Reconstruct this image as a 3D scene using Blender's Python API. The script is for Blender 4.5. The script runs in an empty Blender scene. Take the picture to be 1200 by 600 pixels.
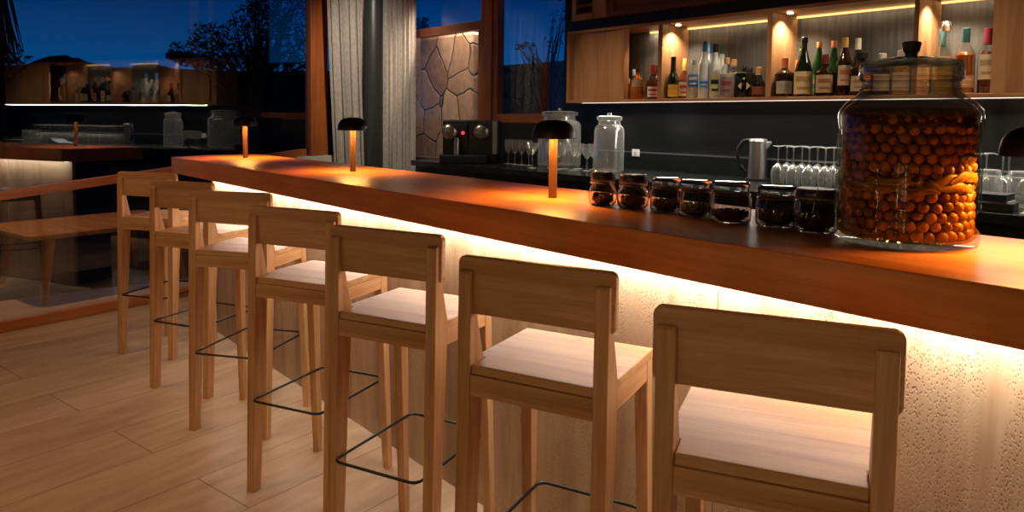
import bpy, bmesh, math, random
from math import sin, cos, pi, radians, sqrt, atan2
from mathutils import Matrix, Vector
random.seed(11)
S = bpy.context.scene
COL = S.collection
S.view_settings.view_transform = 'Standard'
S.view_settings.look = 'None'
S.view_settings.exposure = 0.0
S.view_settings.gamma = 1.0
S.view_settings.use_curve_mapping = False
S.render.engine = 'CYCLES'
S.cycles.transparent_max_bounces = 24
S.cycles.max_bounces = 10
S.cycles.transmission_bounces = 10
S.cycles.sample_clamp_indirect = 6
S.cycles.use_denoising = True

# ------------------------------------------------------------------ meshes
class MB:
    def __init__(s): s.v = []; s.f = []
    def add(s, v, f):
        n = len(s.v); s.v += [tuple(p) for p in v]; s.f += [tuple(i + n for i in q) for q in f]; return s
    def box(s, x0, x1, y0, y1, z0, z1):
        v = [(x, y, z) for x in (x0, x1) for y in (y0, y1) for z in (z0, z1)]
        return s.add(v, [(0, 1, 3, 2), (4, 6, 7, 5), (0, 4, 5, 1), (2, 3, 7, 6), (0, 2, 6, 4), (1, 5, 7, 3)])
    def hexa(s, lo, hi):            # two quads of 4 points, lower and upper
        return s.add(list(lo) + list(hi), [(3, 2, 1, 0), (4, 5, 6, 7)] + [(i, (i + 1) % 4, 4 + (i + 1) % 4, 4 + i) for i in range(4)])
    def prism(s, pts, a, b, axis='z'):
        m = {'z': lambda p, t: (p[0], p[1], t), 'x': lambda p, t: (t, p[0], p[1]), 'y': lambda p, t: (p[0], t, p[1])}[axis]
        n = len(pts)
        v = [m(p, a) for p in pts] + [m(p, b) for p in pts]
        f = [tuple(range(n))[::-1], tuple(range(n, 2 * n))] + [(i, (i + 1) % n, n + (i + 1) % n, n + i) for i in range(n)]
        return s.add(v, f)
    def lathe(s, prof, n=24, cx=0, cy=0, cz=0, sq=0.0, ry=1.0):
        """prof: list of (r,z); sq: 0 round .. 1 square-ish section"""
        v = []; f = []
        rows = []
        for r, z in prof:
            if r < 1e-6:
                rows.append([len(v)]); v.append((cx, cy, cz + z))
            else:
                row = []
                for k in range(n):
                    a = 2 * pi * k / n + pi / n
                    c, d = cos(a), sin(a)
                    if sq > 0:
                        e = 2.0 / (2.0 + 8 * sq)
                        q = (abs(c) ** (2 / e) + abs(d) ** (2 / e)) ** (-e / 2)
                        rr = r * (1 + (q - 1) * 1.0)
                    else: rr = r
                    row.append(len(v)); v.append((cx + rr * c, cy + rr * d * ry, cz + z))
                rows.append(row)
        for a, b in zip(rows[:-1], rows[1:]):
            if len(a) == 1 and len(b) == 1: continue
            if len(a) == 1: f += [(a[0], b[k], b[(k + 1) % n]) for k in range(n)]
            elif len(b) == 1: f += [(a[k], b[0], a[(k + 1) % n]) for k in range(n)]
            else: f += [(a[k], b[k], b[(k + 1) % n], a[(k + 1) % n]) for k in range(n)]
        return s.add(v, f)
    def tube(s, pts, r, n=8, closed=False):
        P = [Vector(p) for p in pts]; m = len(P); v = []; f = []
        up = Vector((0.0123, 0.031, 1))
        for i in range(m):
            if closed: d = P[(i + 1) % m] - P[i - 1]
            else: d = P[min(i + 1, m - 1)] - P[max(i - 1, 0)]
            d.normalize()
            a = d.cross(up)
            if a.length < 0.2: a = d.cross(Vector((1, 0, 0)))
            a.normalize(); b = d.cross(a)
            rr = r[i] if isinstance(r, (list, tuple)) else r
            for k in range(n):
                t = 2 * pi * k / n
                v.append(P[i] + a * rr * cos(t) + b * rr * sin(t))
        for i in range(m if closed else m - 1):
            j = (i + 1) % m
            for k in range(n):
                f.append((i * n + k, j * n + k, j * n + (k + 1) % n, i * n + (k + 1) % n))
        if not closed:
            f.append(tuple(range(n))[::-1]); f.append(tuple((m - 1) * n + k for k in range(n)))
        return s.add(v, f)
    def ball(s, c, r, n=8, m=6, sx=1, sz=1):
        s.lathe([(r * sin(pi * i / m), -r * sz * cos(pi * i / m)) for i in range(m + 1)], n, c[0], c[1], c[2]); return s
    def build(s, name, mat, parent=None, smooth=False, bev=0, loc=None, rot=None, kind=None, auto=False):
        me = bpy.data.meshes.new(name); me.from_pydata(s.v, [], s.f); me.validate()
        bm = bmesh.new(); bm.from_mesh(me); bmesh.ops.recalc_face_normals(bm, faces=bm.faces)
        if smooth or auto:
            for fa in bm.faces: fa.smooth = True
            for ed in bm.edges:
                if len(ed.link_faces) == 2 and ed.calc_face_angle(0) > radians(38): ed.smooth = False
        bm.to_mesh(me); bm.free()
        o = bpy.data.objects.new(name, me); COL.objects.link(o)
        if mat: me.materials.append(mat)
        if parent: o.parent = parent
        if loc: o.location = loc
        if rot is not None: o.rotation_euler = (0, 0, rot)
        if kind: o['kind'] = kind
        if bev:
            b = o.modifiers.new('b', 'BEVEL'); b.width = bev; b.segments = 2; b.limit_method = 'ANGLE'; b.angle_limit = radians(40)
        return o

def empty(name, loc=(0, 0, 0), rz=0.0):
    o = bpy.data.objects.new(name, None); o.empty_display_size = .05
    COL.objects.link(o); o.location = loc; o.rotation_euler = (0, 0, rz); return o
def tag(o, label, cat, group=None, kind=None):
    o['label'] = label; o['category'] = cat
    if group: o['group'] = group
    if kind: o['kind'] = kind
    return o
CH = {}
def copy_tree(o, parent=None):
    c = o.copy(); COL.objects.link(c)
    if parent: c.parent = parent
    for ch in [x for x in COL.objects if x.parent == o]: copy_tree(ch, c)
    return c
def rrect(x0, x1, z0, z1, r, k=5):
    out = []
    for cx, cz, a0 in ((x1 - r, z0 + r, -90), (x1 - r, z1 - r, 0), (x0 + r, z1 - r, 90), (x0 + r, z0 + r, 180)):
        for i in range(k + 1):
            a = radians(a0 + 90 * i / k); out.append((cx + r * cos(a), cz + r * sin(a)))
    return out

# ------------------------------------------------------------------ materials
def mat(name):
    m = bpy.data.materials.new(name); m.use_nodes = True
    nt = m.node_tree; b = nt.nodes['Principled BSDF']; return m, nt, b
def N(nt, t, **kw):
    n = nt.nodes.new(t)
    for k, v in kw.items():
        if k in n.inputs: n.inputs[k].default_value = v
        else: setattr(n, k, v)
    return n
def plain(name, col, rough=.5, metal=0, spec=.5, coat=0):
    m, nt, b = mat(name)
    b.inputs['Base Color'].default_value = (*col, 1); b.inputs['Roughness'].default_value = rough
    b.inputs['Metallic'].default_value = metal; b.inputs['Specular IOR Level'].default_value = spec
    b.inputs['Coat Weight'].default_value = coat
    tc = N(nt, 'ShaderNodeTexCoord'); no = N(nt, 'ShaderNodeTexNoise', Scale=35.0, Detail=3.0)
    nt.links.new(tc.outputs['Object'], no.inputs['Vector'])
    mr = N(nt, 'ShaderNodeMapRange'); mr.inputs['To Min'].default_value = max(0, rough - .05); mr.inputs['To Max'].default_value = min(1, rough + .05)
    nt.links.new(no.outputs['Fac'], mr.inputs['Value']); nt.links.new(mr.outputs['Result'], b.inputs['Roughness'])
    return m
def emit(name, col, st):
    m = bpy.data.materials.new(name); m.use_nodes = True; nt = m.node_tree; nt.nodes.clear()
    e = N(nt, 'ShaderNodeEmission'); e.inputs['Color'].default_value = (*col, 1); e.inputs['Strength'].default_value = st
    o = N(nt, 'ShaderNodeOutputMaterial'); nt.links.new(e.outputs[0], o.inputs['Surface']); return m
def ramp(nt, stops):
    r = N(nt, 'ShaderNodeValToRGB'); el = r.color_ramp.elements
    el[0].position = stops[0][0]; el[0].color = (*stops[0][1], 1)
    el[1].position = stops[-1][0]; el[1].color = (*stops[-1][1], 1)
    for p, c in stops[1:-1]:
        e = el.new(p); e.color = (*c, 1)
    return r
def wood(name, dark, mid, light, axis='z', scale=1.0, rough=.45, bump=.12, coat=0.0, planks=0.0, spec=.5):
    m, nt, b = mat(name)
    tc = N(nt, 'ShaderNodeTexCoord'); mp = N(nt, 'ShaderNodeMapping')
    long, cross = 1.6 * scale, 22 * scale
    mp.inputs['Scale'].default_value = [long if a == axis else cross for a in 'xyz']
    nt.links.new(tc.outputs['Object'], mp.inputs['Vector'])
    n1 = N(nt, 'ShaderNodeTexNoise', Scale=1.0, Detail=5.0, Roughness=.6, Distortion=.6)
    nt.links.new(mp.outputs[0], n1.inputs['Vector'])
    mp2 = N(nt, 'ShaderNodeMapping'); mp2.inputs['Scale'].default_value = [7 * scale if a == axis else 190 * scale for a in 'xyz']
    nt.links.new(tc.outputs['Object'], mp2.inputs['Vector'])
    n2 = N(nt, 'ShaderNodeTexNoise', Scale=1.0, Detail=3.0); nt.links.new(mp2.outputs[0], n2.inputs['Vector'])
    mx = N(nt, 'ShaderNodeMath', operation='MULTIPLY_ADD'); mx.inputs[1].default_value = .42; 
    nt.links.new(n2.outputs['Fac'], mx.inputs[0]); nt.links.new(n1.outputs['Fac'], mx.inputs[2])
    last = mx
    if planks:
        # glued staves: a slow step across the grain
        sp = N(nt, 'ShaderNodeSeparateXYZ'); nt.links.new(tc.outputs['Object'], sp.inputs[0])
        d = N(nt, 'ShaderNodeMath', operation='MULTIPLY'); d.inputs[1].default_value = 1 / planks
        nt.links.new(sp.outputs['Y' if axis == 'x' else 'X'], d.inputs[0])
        fl = N(nt, 'ShaderNodeMath', operation='FLOOR'); nt.links.new(d.outputs[0], fl.inputs[0])
        wn = N(nt, 'ShaderNodeTexWhiteNoise', noise_dimensions='1D'); nt.links.new(fl.outputs[0], wn.inputs['W'])
        a2 = N(nt, 'ShaderNodeMath', operation='MULTIPLY_ADD'); a2.inputs[1].default_value = .22
        nt.links.new(wn.outputs['Value'], a2.inputs[0]); nt.links.new(mx.outputs[0], a2.inputs[2]); last = a2
    r = ramp(nt, [(.42, dark), (.68, mid), (.92, light)])
    nt.links.new(last.outputs[0], r.inputs[0]); nt.links.new(r.outputs[0], b.inputs['Base Color'])
    b.inputs['Roughness'].default_value = rough; b.inputs['Coat Weight'].default_value = coat; b.inputs['Coat Roughness'].default_value = .25
    b.inputs['Specular IOR Level'].default_value = spec
    bp = N(nt, 'ShaderNodeBump'); bp.inputs['Strength'].default_value = bump; bp.inputs['Distance'].default_value = .002
    nt.links.new(last.outputs[0], bp.inputs['Height']); nt.links.new(bp.outputs[0], b.inputs['Normal'])
    return m
def thin_glass(name, tint=(1, 1, 1), base=.05, edge=.7, power=3.0, rough=.015):
    m = bpy.data.materials.new(name); m.use_nodes = True; nt = m.node_tree; nt.nodes.clear()
    o = N(nt, 'ShaderNodeOutputMaterial'); t = N(nt, 'ShaderNodeBsdfTransparent'); t.inputs[0].default_value = (*tint, 1)
    g = N(nt, 'ShaderNodeBsdfGlossy'); g.inputs['Roughness'].default_value = rough
    lw = N(nt, 'ShaderNodeLayerWeight'); lw.inputs['Blend'].default_value = .5
    p = N(nt, 'ShaderNodeMath', operation='POWER'); p.inputs[1].default_value = power
    ma = N(nt, 'ShaderNodeMath', operation='MULTIPLY_ADD'); ma.inputs[1].default_value = edge; ma.inputs[2].default_value = base
    nt.links.new(lw.outputs['Facing'], p.inputs[0]); nt.links.new(p.outputs[0], ma.inputs[0])
    mx = N(nt, 'ShaderNodeMixShader'); nt.links.new(ma.outputs[0], mx.inputs[0]); nt.links.new(t.outputs[0], mx.inputs[1]); nt.links.new(g.outputs[0], mx.inputs[2])
    nt.links.new(mx.outputs[0], o.inputs['Surface']); return m
def real_glass(name, tint=(1, 1, 1), rough=0.0, ior=1.45):
    m, nt, b = mat(name)
    b.inputs['Base Color'].default_value = (*tint, 1); b.inputs['Transmission Weight'].default_value = 1; b.inputs['Roughness'].default_value = rough; b.inputs['IOR'].default_value = ior
    return m
def noisy(name, c1, c2, scale=8, stretch=(1, 1, 1), rough=.8, bump=.3, bdist=.01, detail=6, spec=.3, p0=.35, p1=.7):
    m, nt, b = mat(name)
    tc = N(nt, 'ShaderNodeTexCoord'); mp = N(nt, 'ShaderNodeMapping'); mp.inputs['Scale'].default_value = stretch
    nt.links.new(tc.outputs['Object'], mp.inputs['Vector'])
    n1 = N(nt, 'ShaderNodeTexNoise', Scale=float(scale), Detail=float(detail)); nt.links.new(mp.outputs[0], n1.inputs['Vector'])
    r = ramp(nt, [(p0, c1), (p1, c2)]); nt.links.new(n1.outputs['Fac'], r.inputs[0]); nt.links.new(r.outputs[0], b.inputs['Base Color'])
    b.inputs['Roughness'].default_value = rough; b.inputs['Specular IOR Level'].default_value = spec
    bp = N(nt, 'ShaderNodeBump'); bp.inputs['Strength'].default_value = bump; bp.inputs['Distance'].default_value = bdist
    nt.links.new(n1.outputs['Fac'], bp.inputs['Height']); nt.links.new(bp.outputs[0], b.inputs['Normal'])
    return m

OAK = ((.36, .165, .062), (.53, .275, .118), (.66, .39, .19))
M_oakz = wood('oak_upright', *OAK, axis='z')
M_oakx = wood('oak_across', *OAK, axis='x')
M_oaky = wood('oak_forward', *OAK, axis='y')
M_bar = wood('bar_top_wood', (.30, .084, .015), (.46, .145, .025), (.58, .21, .042), axis='x', scale=.6, rough=.3, bump=.04, planks=.12)
M_shelf = wood('shelf_oak_across', (.30, .13, .05), (.40, .19, .08), (.50, .26, .12), axis='x', rough=.4)
M_shelfz = wood('shelf_oak_upright', (.28, .12, .05), (.37, .175, .075), (.48, .25, .12), axis='z', rough=.4, planks=.09)
M_frame = wood('window_frame_wood', (.22, .055, .012), (.36, .10, .024), (.45, .15, .04), axis='z', rough=.35)
M_framex = wood('window_frame_wood_across', (.22, .055, .012), (.36, .10, .024), (.45, .15, .04), axis='x', rough=.35)
M_framey = wood('window_frame_wood_along', (.30, .075, .016), (.44, .125, .03), (.54, .18, .045), axis='y', rough=.35)
M_cab = wood('cabinet_wood', (.10, .034, .012), (.15, .052, .018), (.20, .075, .03), axis='x', rough=.4)
M_black = plain('black_metal', (.006, .006, .006), .38)
M_blackm = plain('black_matt', (.010, .010, .011), .6)
M_stone_black = noisy('black_stone', (.010, .012, .012), (.022, .026, .024), scale=6, rough=.22, bump=.03, spec=.5)
M_splash = noisy('dark_splashback', (.004, .005, .0045), (.010, .013, .012), scale=4, stretch=(1, 1, .4), rough=.28, bump=.02, spec=.5)
M_steel = plain('brushed_steel', (.62, .60, .58), .30, 1)
M_chrome = plain('chrome', (.8, .8, .8), .08, 1)
M_greyback = noisy('grey_back_panel', (.07, .068, .066), (.12, .115, .11), scale=9, stretch=(6, 1, .4), rough=.5, bump=.02)
M_plaster = plain('white_plaster', (.62, .60, .56), .8)
M_dark = plain('dark_plaster', (.05, .040, .032), .85)
M_brass = plain('brown_anodised_metal', (.20, .095, .036), .4, .6)
M_glasspane = thin_glass('window_glass', (.97, .97, .97), base=.15, edge=.8, power=3.0, rough=.002)
M_glass3 = thin_glass('window_glass_thin', (.97, .97, .97), base=.035, edge=.9, power=4, rough=.01)
M_jarglass = thin_glass('jar_glass', (.97, .98, .97), base=.016, edge=.95, power=3.8, rough=.015)
M_clear = real_glass('clear_glass', (1, 1, 1))
M_stem = thin_glass('stemware_glass', (.96, .97, .96), base=.15, edge=.9, power=1.4, rough=.16)
def add_scatter(m, k, c=(.9, .9, .88)):
    nt = m.node_tree; out = [n for n in nt.nodes if n.type == 'OUTPUT_MATERIAL'][0]; src = out.inputs['Surface'].links[0].from_socket
    d = N(nt, 'ShaderNodeBsdfDiffuse'); d.inputs[0].default_value = (*c, 1); t = N(nt, 'ShaderNodeBsdfTranslucent'); t.inputs[0].default_value = (*c, 1)
    a = N(nt, 'ShaderNodeMixShader'); nt.links.new(d.outputs[0], a.inputs[1]); nt.links.new(t.outputs[0], a.inputs[2])
    lw = N(nt, 'ShaderNodeLayerWeight'); lw.inputs['Blend'].default_value = .5; ma = N(nt, 'ShaderNodeMath', operation='MULTIPLY_ADD'); ma.inputs[1].default_value = k * 6; ma.inputs[2].default_value = k
    pw = N(nt, 'ShaderNodeMath', operation='POWER'); pw.inputs[1].default_value = 2.5; nt.links.new(lw.outputs['Facing'], pw.inputs[0]); nt.links.new(pw.outputs[0], ma.inputs[0])
    b = N(nt, 'ShaderNodeMixShader'); nt.links.new(ma.outputs[0], b.inputs[0]); nt.links.new(src, b.inputs[1]); nt.links.new(a.outputs[0], b.inputs[2]); nt.links.new(b.outputs[0], out.inputs['Surface'])
add_scatter(M_stem, .07)
M_lidglass = thin_glass('jar_lid_glass', (.95, .96, .95), base=.05, edge=.95, power=1.7, rough=.03); add_scatter(M_lidglass, .007)

# floor planks
def floor_mat():
    m, nt, b = mat('oak_plank_floor')
    tc = N(nt, 'ShaderNodeTexCoord'); mp = N(nt, 'ShaderNodeMapping'); mp.inputs['Rotation'].default_value = (0, 0, radians(-102)); mp.inputs['Location'].default_value = (.3, .12, 0)
    nt.links.new(tc.outputs['Object'], mp.inputs['Vector'])
    br = N(nt, 'ShaderNodeTexBrick'); br.inputs['Scale'].default_value = 1; br.inputs['Brick Width'].default_value = 1.7; br.inputs['Row Height'].default_value = .33
    br.inputs['Mortar Size'].default_value = .0026; br.inputs['Mortar Smooth'].default_value = .2; br.inputs['Bias'].default_value = 0
    br.inputs['Color1'].default_value = (.0, .0, .0, 1); br.inputs['Color2'].default_value = (1, 1, 1, 1); br.inputs['Mortar'].default_value = (.5, .5, .5, 1); br.offset = .37
    nt.links.new(mp.outputs[0], br.inputs['Vector'])
    mp2 = N(nt, 'ShaderNodeMapping'); mp2.inputs['Scale'].default_value = (.9, 4.5, 1); nt.links.new(mp.outputs[0], mp2.inputs['Vector'])
    n1 = N(nt, 'ShaderNodeTexNoise', Scale=1.6, Detail=6.0, Distortion=1.2, Roughness=.6); nt.links.new(mp2.outputs[0], n1.inputs['Vector'])
    r = ramp(nt, [(.25, (.33, .21, .125)), (.5, (.43, .29, .18)), (.75, (.54, .385, .255))])
    ad = N(nt, 'ShaderNodeMath', operation='MULTIPLY_ADD'); ad.inputs[1].default_value = .07
    nt.links.new(br.outputs['Color'], ad.inputs[0]); nt.links.new(n1.outputs['Fac'], ad.inputs[2]); nt.links.new(ad.outputs[0], r.inputs[0])
    mx = N(nt, 'ShaderNodeMixRGB', blend_type='MULTIPLY'); mx.inputs['Color2'].default_value = (.42, .36, .32, 1)
    nt.links.new(br.outputs['Fac'], mx.inputs['Fac']); nt.links.new(r.outputs[0], mx.inputs['Color1']); nt.links.new(mx.outputs[0], b.inputs['Base Color'])
    b.inputs['Roughness'].default_value = .42; b.inputs['Specular IOR Level'].default_value = .35
    bp = N(nt, 'ShaderNodeBump'); bp.inputs['Strength'].default_value = .12; bp.inputs['Distance'].default_value = .004
    nt.links.new(n1.outputs['Fac'], bp.inputs['Height']); nt.links.new(bp.outputs[0], b.inputs['Normal'])
    return m
M_floor = floor_mat()
def travertine():
    m, nt, b = mat('travertine')
    tc = N(nt, 'ShaderNodeTexCoord'); mp = N(nt, 'ShaderNodeMapping'); mp.inputs['Scale'].default_value = (5, 5, .7); nt.links.new(tc.outputs['Object'], mp.inputs['Vector'])
    n1 = N(nt, 'ShaderNodeTexNoise', Scale=1.0, Detail=6.0, Distortion=.5, Roughness=.6); nt.links.new(mp.outputs[0], n1.inputs['Vector'])
    r = ramp(nt, [(.30, (.28, .16, .085)), (.44, (.42, .275, .165)), (.58, (.56, .41, .27)), (.72, (.40, .255, .14))]); nt.links.new(n1.outputs['Fac'], r.inputs[0])
    # pits
    mp2 = N(nt, 'ShaderNodeMapping'); mp2.inputs['Scale'].default_value = (1, 1, .55); nt.links.new(tc.outputs['Object'], mp2.inputs['Vector'])
    vo = N(nt, 'ShaderNodeTexVoronoi', Scale=210.0); nt.links.new(mp2.outputs[0], vo.inputs['Vector'])
    n2 = N(nt, 'ShaderNodeTexNoise', Scale=1.0, Detail=4.0); mp3 = N(nt, 'ShaderNodeMapping'); mp3.inputs['Scale'].default_value = (13, 13, 3.5)
    nt.links.new(tc.outputs['Object'], mp3.inputs['Vector']); nt.links.new(mp3.outputs[0], n2.inputs['Vector'])
    ms = N(nt, 'ShaderNodeMapRange'); ms.inputs['From Min'].default_value = .38; ms.inputs['From Max'].default_value = .60; nt.links.new(n2.outputs['Fac'], ms.inputs['Value'])
    pt = N(nt, 'ShaderNodeMapRange'); pt.inputs['From Min'].default_value = .22; pt.inputs['From Max'].default_value = .42; pt.inputs['To Min'].default_value = 1; pt.inputs['To Max'].default_value = 0
    nt.links.new(vo.outputs['Distance'], pt.inputs['Value'])
    mu = N(nt, 'ShaderNodeMath', operation='MULTIPLY'); nt.links.new(ms.outputs[0], mu.inputs[0]); nt.links.new(pt.outputs[0], mu.inputs[1])
    mx = N(nt, 'ShaderNodeMixRGB', blend_type='MULTIPLY'); mx.inputs['Color2'].default_value = (.60, .50, .40, 1)
    nt.links.new(mu.outputs[0], mx.inputs['Fac']); nt.links.new(r.outputs[0], mx.inputs['Color1']); nt.links.new(mx.outputs[0], b.inputs['Base Color'])
    b.inputs['Roughness'].default_value = .5
    iv = N(nt, 'ShaderNodeMath', operation='MULTIPLY'); iv.inputs[1].default_value = -1; nt.links.new(mu.outputs[0], iv.inputs[0])
    bp = N(nt, 'ShaderNodeBump'); bp.inputs['Strength'].default_value = .7; bp.inputs['Distance'].default_value = .002
    nt.links.new(iv.outputs[0], bp.inputs['Height']); nt.links.new(bp.outputs[0], b.inputs['Normal'])
    return m
M_trav = travertine()
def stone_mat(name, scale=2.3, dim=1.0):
    m, nt, b = mat(name)
    tc = N(nt, 'ShaderNodeTexCoord'); mp = N(nt, 'ShaderNodeMapping'); mp.inputs['Scale'].default_value = (1, 1, .85); nt.links.new(tc.outputs['Object'], mp.inputs['Vector'])
    nz = N(nt, 'ShaderNodeTexNoise', Scale=2.5, Detail=2.0); nt.links.new(mp.outputs[0], nz.inputs['Vector'])
    ad = N(nt, 'ShaderNodeMixRGB', blend_type='ADD'); ad.inputs['Fac'].default_value = .12; nt.links.new(mp.outputs[0], ad.inputs['Color1']); nt.links.new(nz.outputs['Color'], ad.inputs['Color2'])
    ve = N(nt, 'ShaderNodeTexVoronoi', Scale=scale); ve.feature = 'DISTANCE_TO_EDGE'; nt.links.new(ad.outputs[0], ve.inputs['Vector'])
    vc = N(nt, 'ShaderNodeTexVoronoi', Scale=scale); nt.links.new(ad.outputs[0], vc.inputs['Vector'])
    sp = N(nt, 'ShaderNodeSeparateColor'); nt.links.new(vc.outputs['Color'], sp.inputs[0])
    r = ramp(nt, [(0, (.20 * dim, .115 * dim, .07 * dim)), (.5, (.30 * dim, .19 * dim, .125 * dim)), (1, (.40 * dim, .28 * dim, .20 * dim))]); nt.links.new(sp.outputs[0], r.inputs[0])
    n2 = N(nt, 'ShaderNodeTexNoise', Scale=14.0, Detail=6.0); nt.links.new(tc.outputs['Object'], n2.inputs['Vector'])
    mm = N(nt, 'ShaderNodeMixRGB', blend_type='OVERLAY'); mm.inputs['Fac'].default_value = .5; nt.links.new(r.outputs[0], mm.inputs['Color1']); nt.links.new(n2.outputs['Fac'], mm.inputs['Color2'])
    jr = N(nt, 'ShaderNodeMapRange'); jr.inputs['From Min'].default_value = .008; jr.inputs['From Max'].default_value = .03; nt.links.new(ve.outputs['Distance'], jr.inputs['Value'])
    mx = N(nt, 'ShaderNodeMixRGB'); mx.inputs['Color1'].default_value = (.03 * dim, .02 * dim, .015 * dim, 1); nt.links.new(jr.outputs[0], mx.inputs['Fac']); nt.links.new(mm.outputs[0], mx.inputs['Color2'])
    nt.links.new(mx.outputs[0], b.inputs['Base Color']); b.inputs['Roughness'].default_value = .9
    h = N(nt, 'ShaderNodeMath', operation='MULTIPLY_ADD'); h.inputs[1].default_value = .15; nt.links.new(n2.outputs['Fac'], h.inputs[0]); nt.links.new(jr.outputs[0], h.inputs[2])
    bp = N(nt, 'ShaderNodeBump'); bp.inputs['Strength'].default_value = .8; bp.inputs['Distance'].default_value = .02
    nt.links.new(h.outputs[0], bp.inputs['Height']); nt.links.new(bp.outputs[0], b.inputs['Normal'])
    return m
M_stone = stone_mat('field_stone', 3.0, 1.25); M_stone_dim = stone_mat('field_stone_dim', 3.2, .5)  # second copy has the garden wall's dim light put into its colour
M_linen = noisy('grey_linen', (.33, .30, .27), (.50, .47, .43), scale=90, stretch=(1, 1, .35), rough=.95, bump=.25, bdist=.002, p0=.3, p1=.7)
M_linen2 = noisy('shaded_grey_linen', (.22, .205, .19), (.34, .32, .30), scale=90, stretch=(1, 1, .35), rough=.95, bump=.25, bdist=.002, p0=.3, p1=.7)
M_leafdark = noisy('dark_foliage', (.006, .010, .005), (.018, .026, .012), scale=20, rough=.8)
M_bark = noisy('dark_bark', (.012, .009, .007), (.03, .022, .016), scale=20, rough=.9)
M_hill = noisy('hillside', (.006, .008, .010), (.012, .016, .018), scale=.02, rough=1, bump=0, spec=0)
M_ground = noisy('terrace_paving', (.05, .042, .036), (.09, .075, .062), scale=3, rough=.8, spec=0)

# ------------------------------------------------------------------ camera
H = 1.3388
cam = bpy.data.cameras.new('camera'); co = bpy.data.objects.new('camera', cam); COL.objects.link(co)
p = radians(3.378083); ro = radians(.60908)
fw2 = (-.7586207, .6515325); rt2 = (.6515325, .7586207)
f3 = Vector((fw2[0] * cos(p), fw2[1] * cos(p), -sin(p)))
u3 = Vector((fw2[0] * sin(p), fw2[1] * sin(p), cos(p)))
r3 = Vector((rt2[0], rt2[1], 0))
R = r3 * cos(ro) + u3 * sin(ro); U = u3 * cos(ro) - r3 * sin(ro)
mw = Matrix(((R[0], U[0], -f3[0], 0), (R[1], U[1], -f3[1], 0), (R[2], U[2], -f3[2], H), (0, 0, 0, 1)))
co.matrix_world = mw
cam.sensor_width = 36; cam.lens = 861.93 / 1200 * 36
cam.shift_x = (600 - 601.52) / 1200; cam.shift_y = -(300 - 189.78) / 1200
cam.clip_start = .02; cam.clip_end = 2000
S.camera = co

# ------------------------------------------------------------------ the setting
WA = radians(13.19); WOFF = -5.12; YW = 4.16
COLX, COLY = -5.935, 3.40
def w1x(y): return (WOFF - sin(WA) * y) / cos(WA)
def struct(o): o['kind'] = 'structure'; return o
struct(MB().box(-6.3, 2.6, -3.5, 4.2, -.06, 0).build('floor', M_floor))
struct(MB().box(-6.4, 2.6, -3.5, 4.26, 2.70, 2.8).build('ceiling', plain('ceiling_dark', (.035, .026, .02), .8)))
struct(MB().box(2.6, 2.7, -3.5, 4.26, 0, 2.7).build('wall_right', M_dark))
struct(MB().box(-6.4, 2.6, -3.6, -3.5, 0, 2.7).build('wall_front', M_dark))
# back wall: solid right of the windows, low part under the side window
wb = MB().box(-4.19, 2.6, 4.12, 4.26, 0, 2.7).box(-5.09, -4.19, 4.12, 4.26, 0, 1.302)
struct(wb.build('wall_back', M_splash))
# window 1: the big side window, local x = inward normal, local y along it
w1 = empty('window_1', (WOFF / cos(WA), 0, 0), WA); w1['kind'] = 'structure'
cw = cos(WA)
def sy(y): return y / cw
f = MB().box(-.035, .012, sy(-3.4), sy(2.77), 0, .067)
f.build('window_frame', M_framey, w1, bev=.003)
MB().box(-.035, .012, sy(-3.4), sy(2.77), 2.55, 2.70).build('window_frame', M_framey, w1, bev=.003)
MB().box(-.045, .03, sy(2.770), sy(2.885), .0, 2.70).build('window_frame', M_frame, w1, bev=.004)
MB().box(-.03, .0, sy(2.885), sy(2.97), .0, 2.70).build('window_frame', M_frame, w1, bev=.003)
zr = lambda y: .84 + (y - .53) * .0897
a, b = sy(-1.2), sy(2.72)
MB().hexa([(-.03, a, zr(-1.2) - .027), (.035, a, zr(-1.2) - .027), (.035, b, zr(2.72) - .027), (-.03, b, zr(2.72) - .027)],
          [(-.03, a, zr(-1.2) + .027), (.035, a, zr(-1.2) + .027), (.035, b, zr(2.72) + .027), (-.03, b, zr(2.72) + .027)]).build('rail', M_framey, w1, bev=.004)
MB().box(-.012, -.004, sy(-3.4), sy(2.78), .06, 2.56).build('glass_pane', M_glasspane, w1)
MB().box(-.016, -.008, sy(2.95), sy(4.12), .06, 2.60).build('glass_pane', M_glasspane, w1)
MB().box(-.03, .06, sy(2.60), sy(2.98), 0, 1.0).build('sill_block', M_plaster, w1)
# column in the corner
struct(MB().lathe([(0, 0), (.095, 0), (.095, 2.7), (0, 2.7)], 32, COLX, COLY).build('column', plain('column_grey_metal', (.045, .05, .052), .35, .3), smooth=True))
# window 2 (transom over fixed light) and window 3
w2 = empty('window_2', (0, YW, 0)); w2['kind'] = 'structure'
MB().box(-6.42, -5.23, -.05, .03, 2.138, 2.218).build('window_frame', M_framex, w2, bev=.003)
MB().box(-5.236, -5.085, -.06, .04, .94, 2.70).build('window_frame', M_frame, w2, bev=.004)
MB().box(-5.31, -5.236, -.035, .02, .94, 2.138).build('window_frame', M_frame, w2, bev=.003)
MB().box(-6.42, -5.23, .0, .008, 2.2, 2.70).build('glass_pane', M_glass3, w2)
MB().box(-6.42, -5.30, .0, .008, .94, 2.15).build('glass_pane', M_glass3, w2)
MB().box(-6.45, -5.085, -.02, .06, 0, .94).build('sill_block', M_dark, w2)
w3 = empty('window_3', (0, YW, 0)); w3['kind'] = 'structure'
MB().box(-5.085, -5.02, -.045, .03, 1.302, 2.70).build('window_frame', M_frame, w3, bev=.003)
MB().box(-5.02, -4.19, -.045, .03, 1.302, 1.378).build('window_frame', M_framex, w3, bev=.003)
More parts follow.
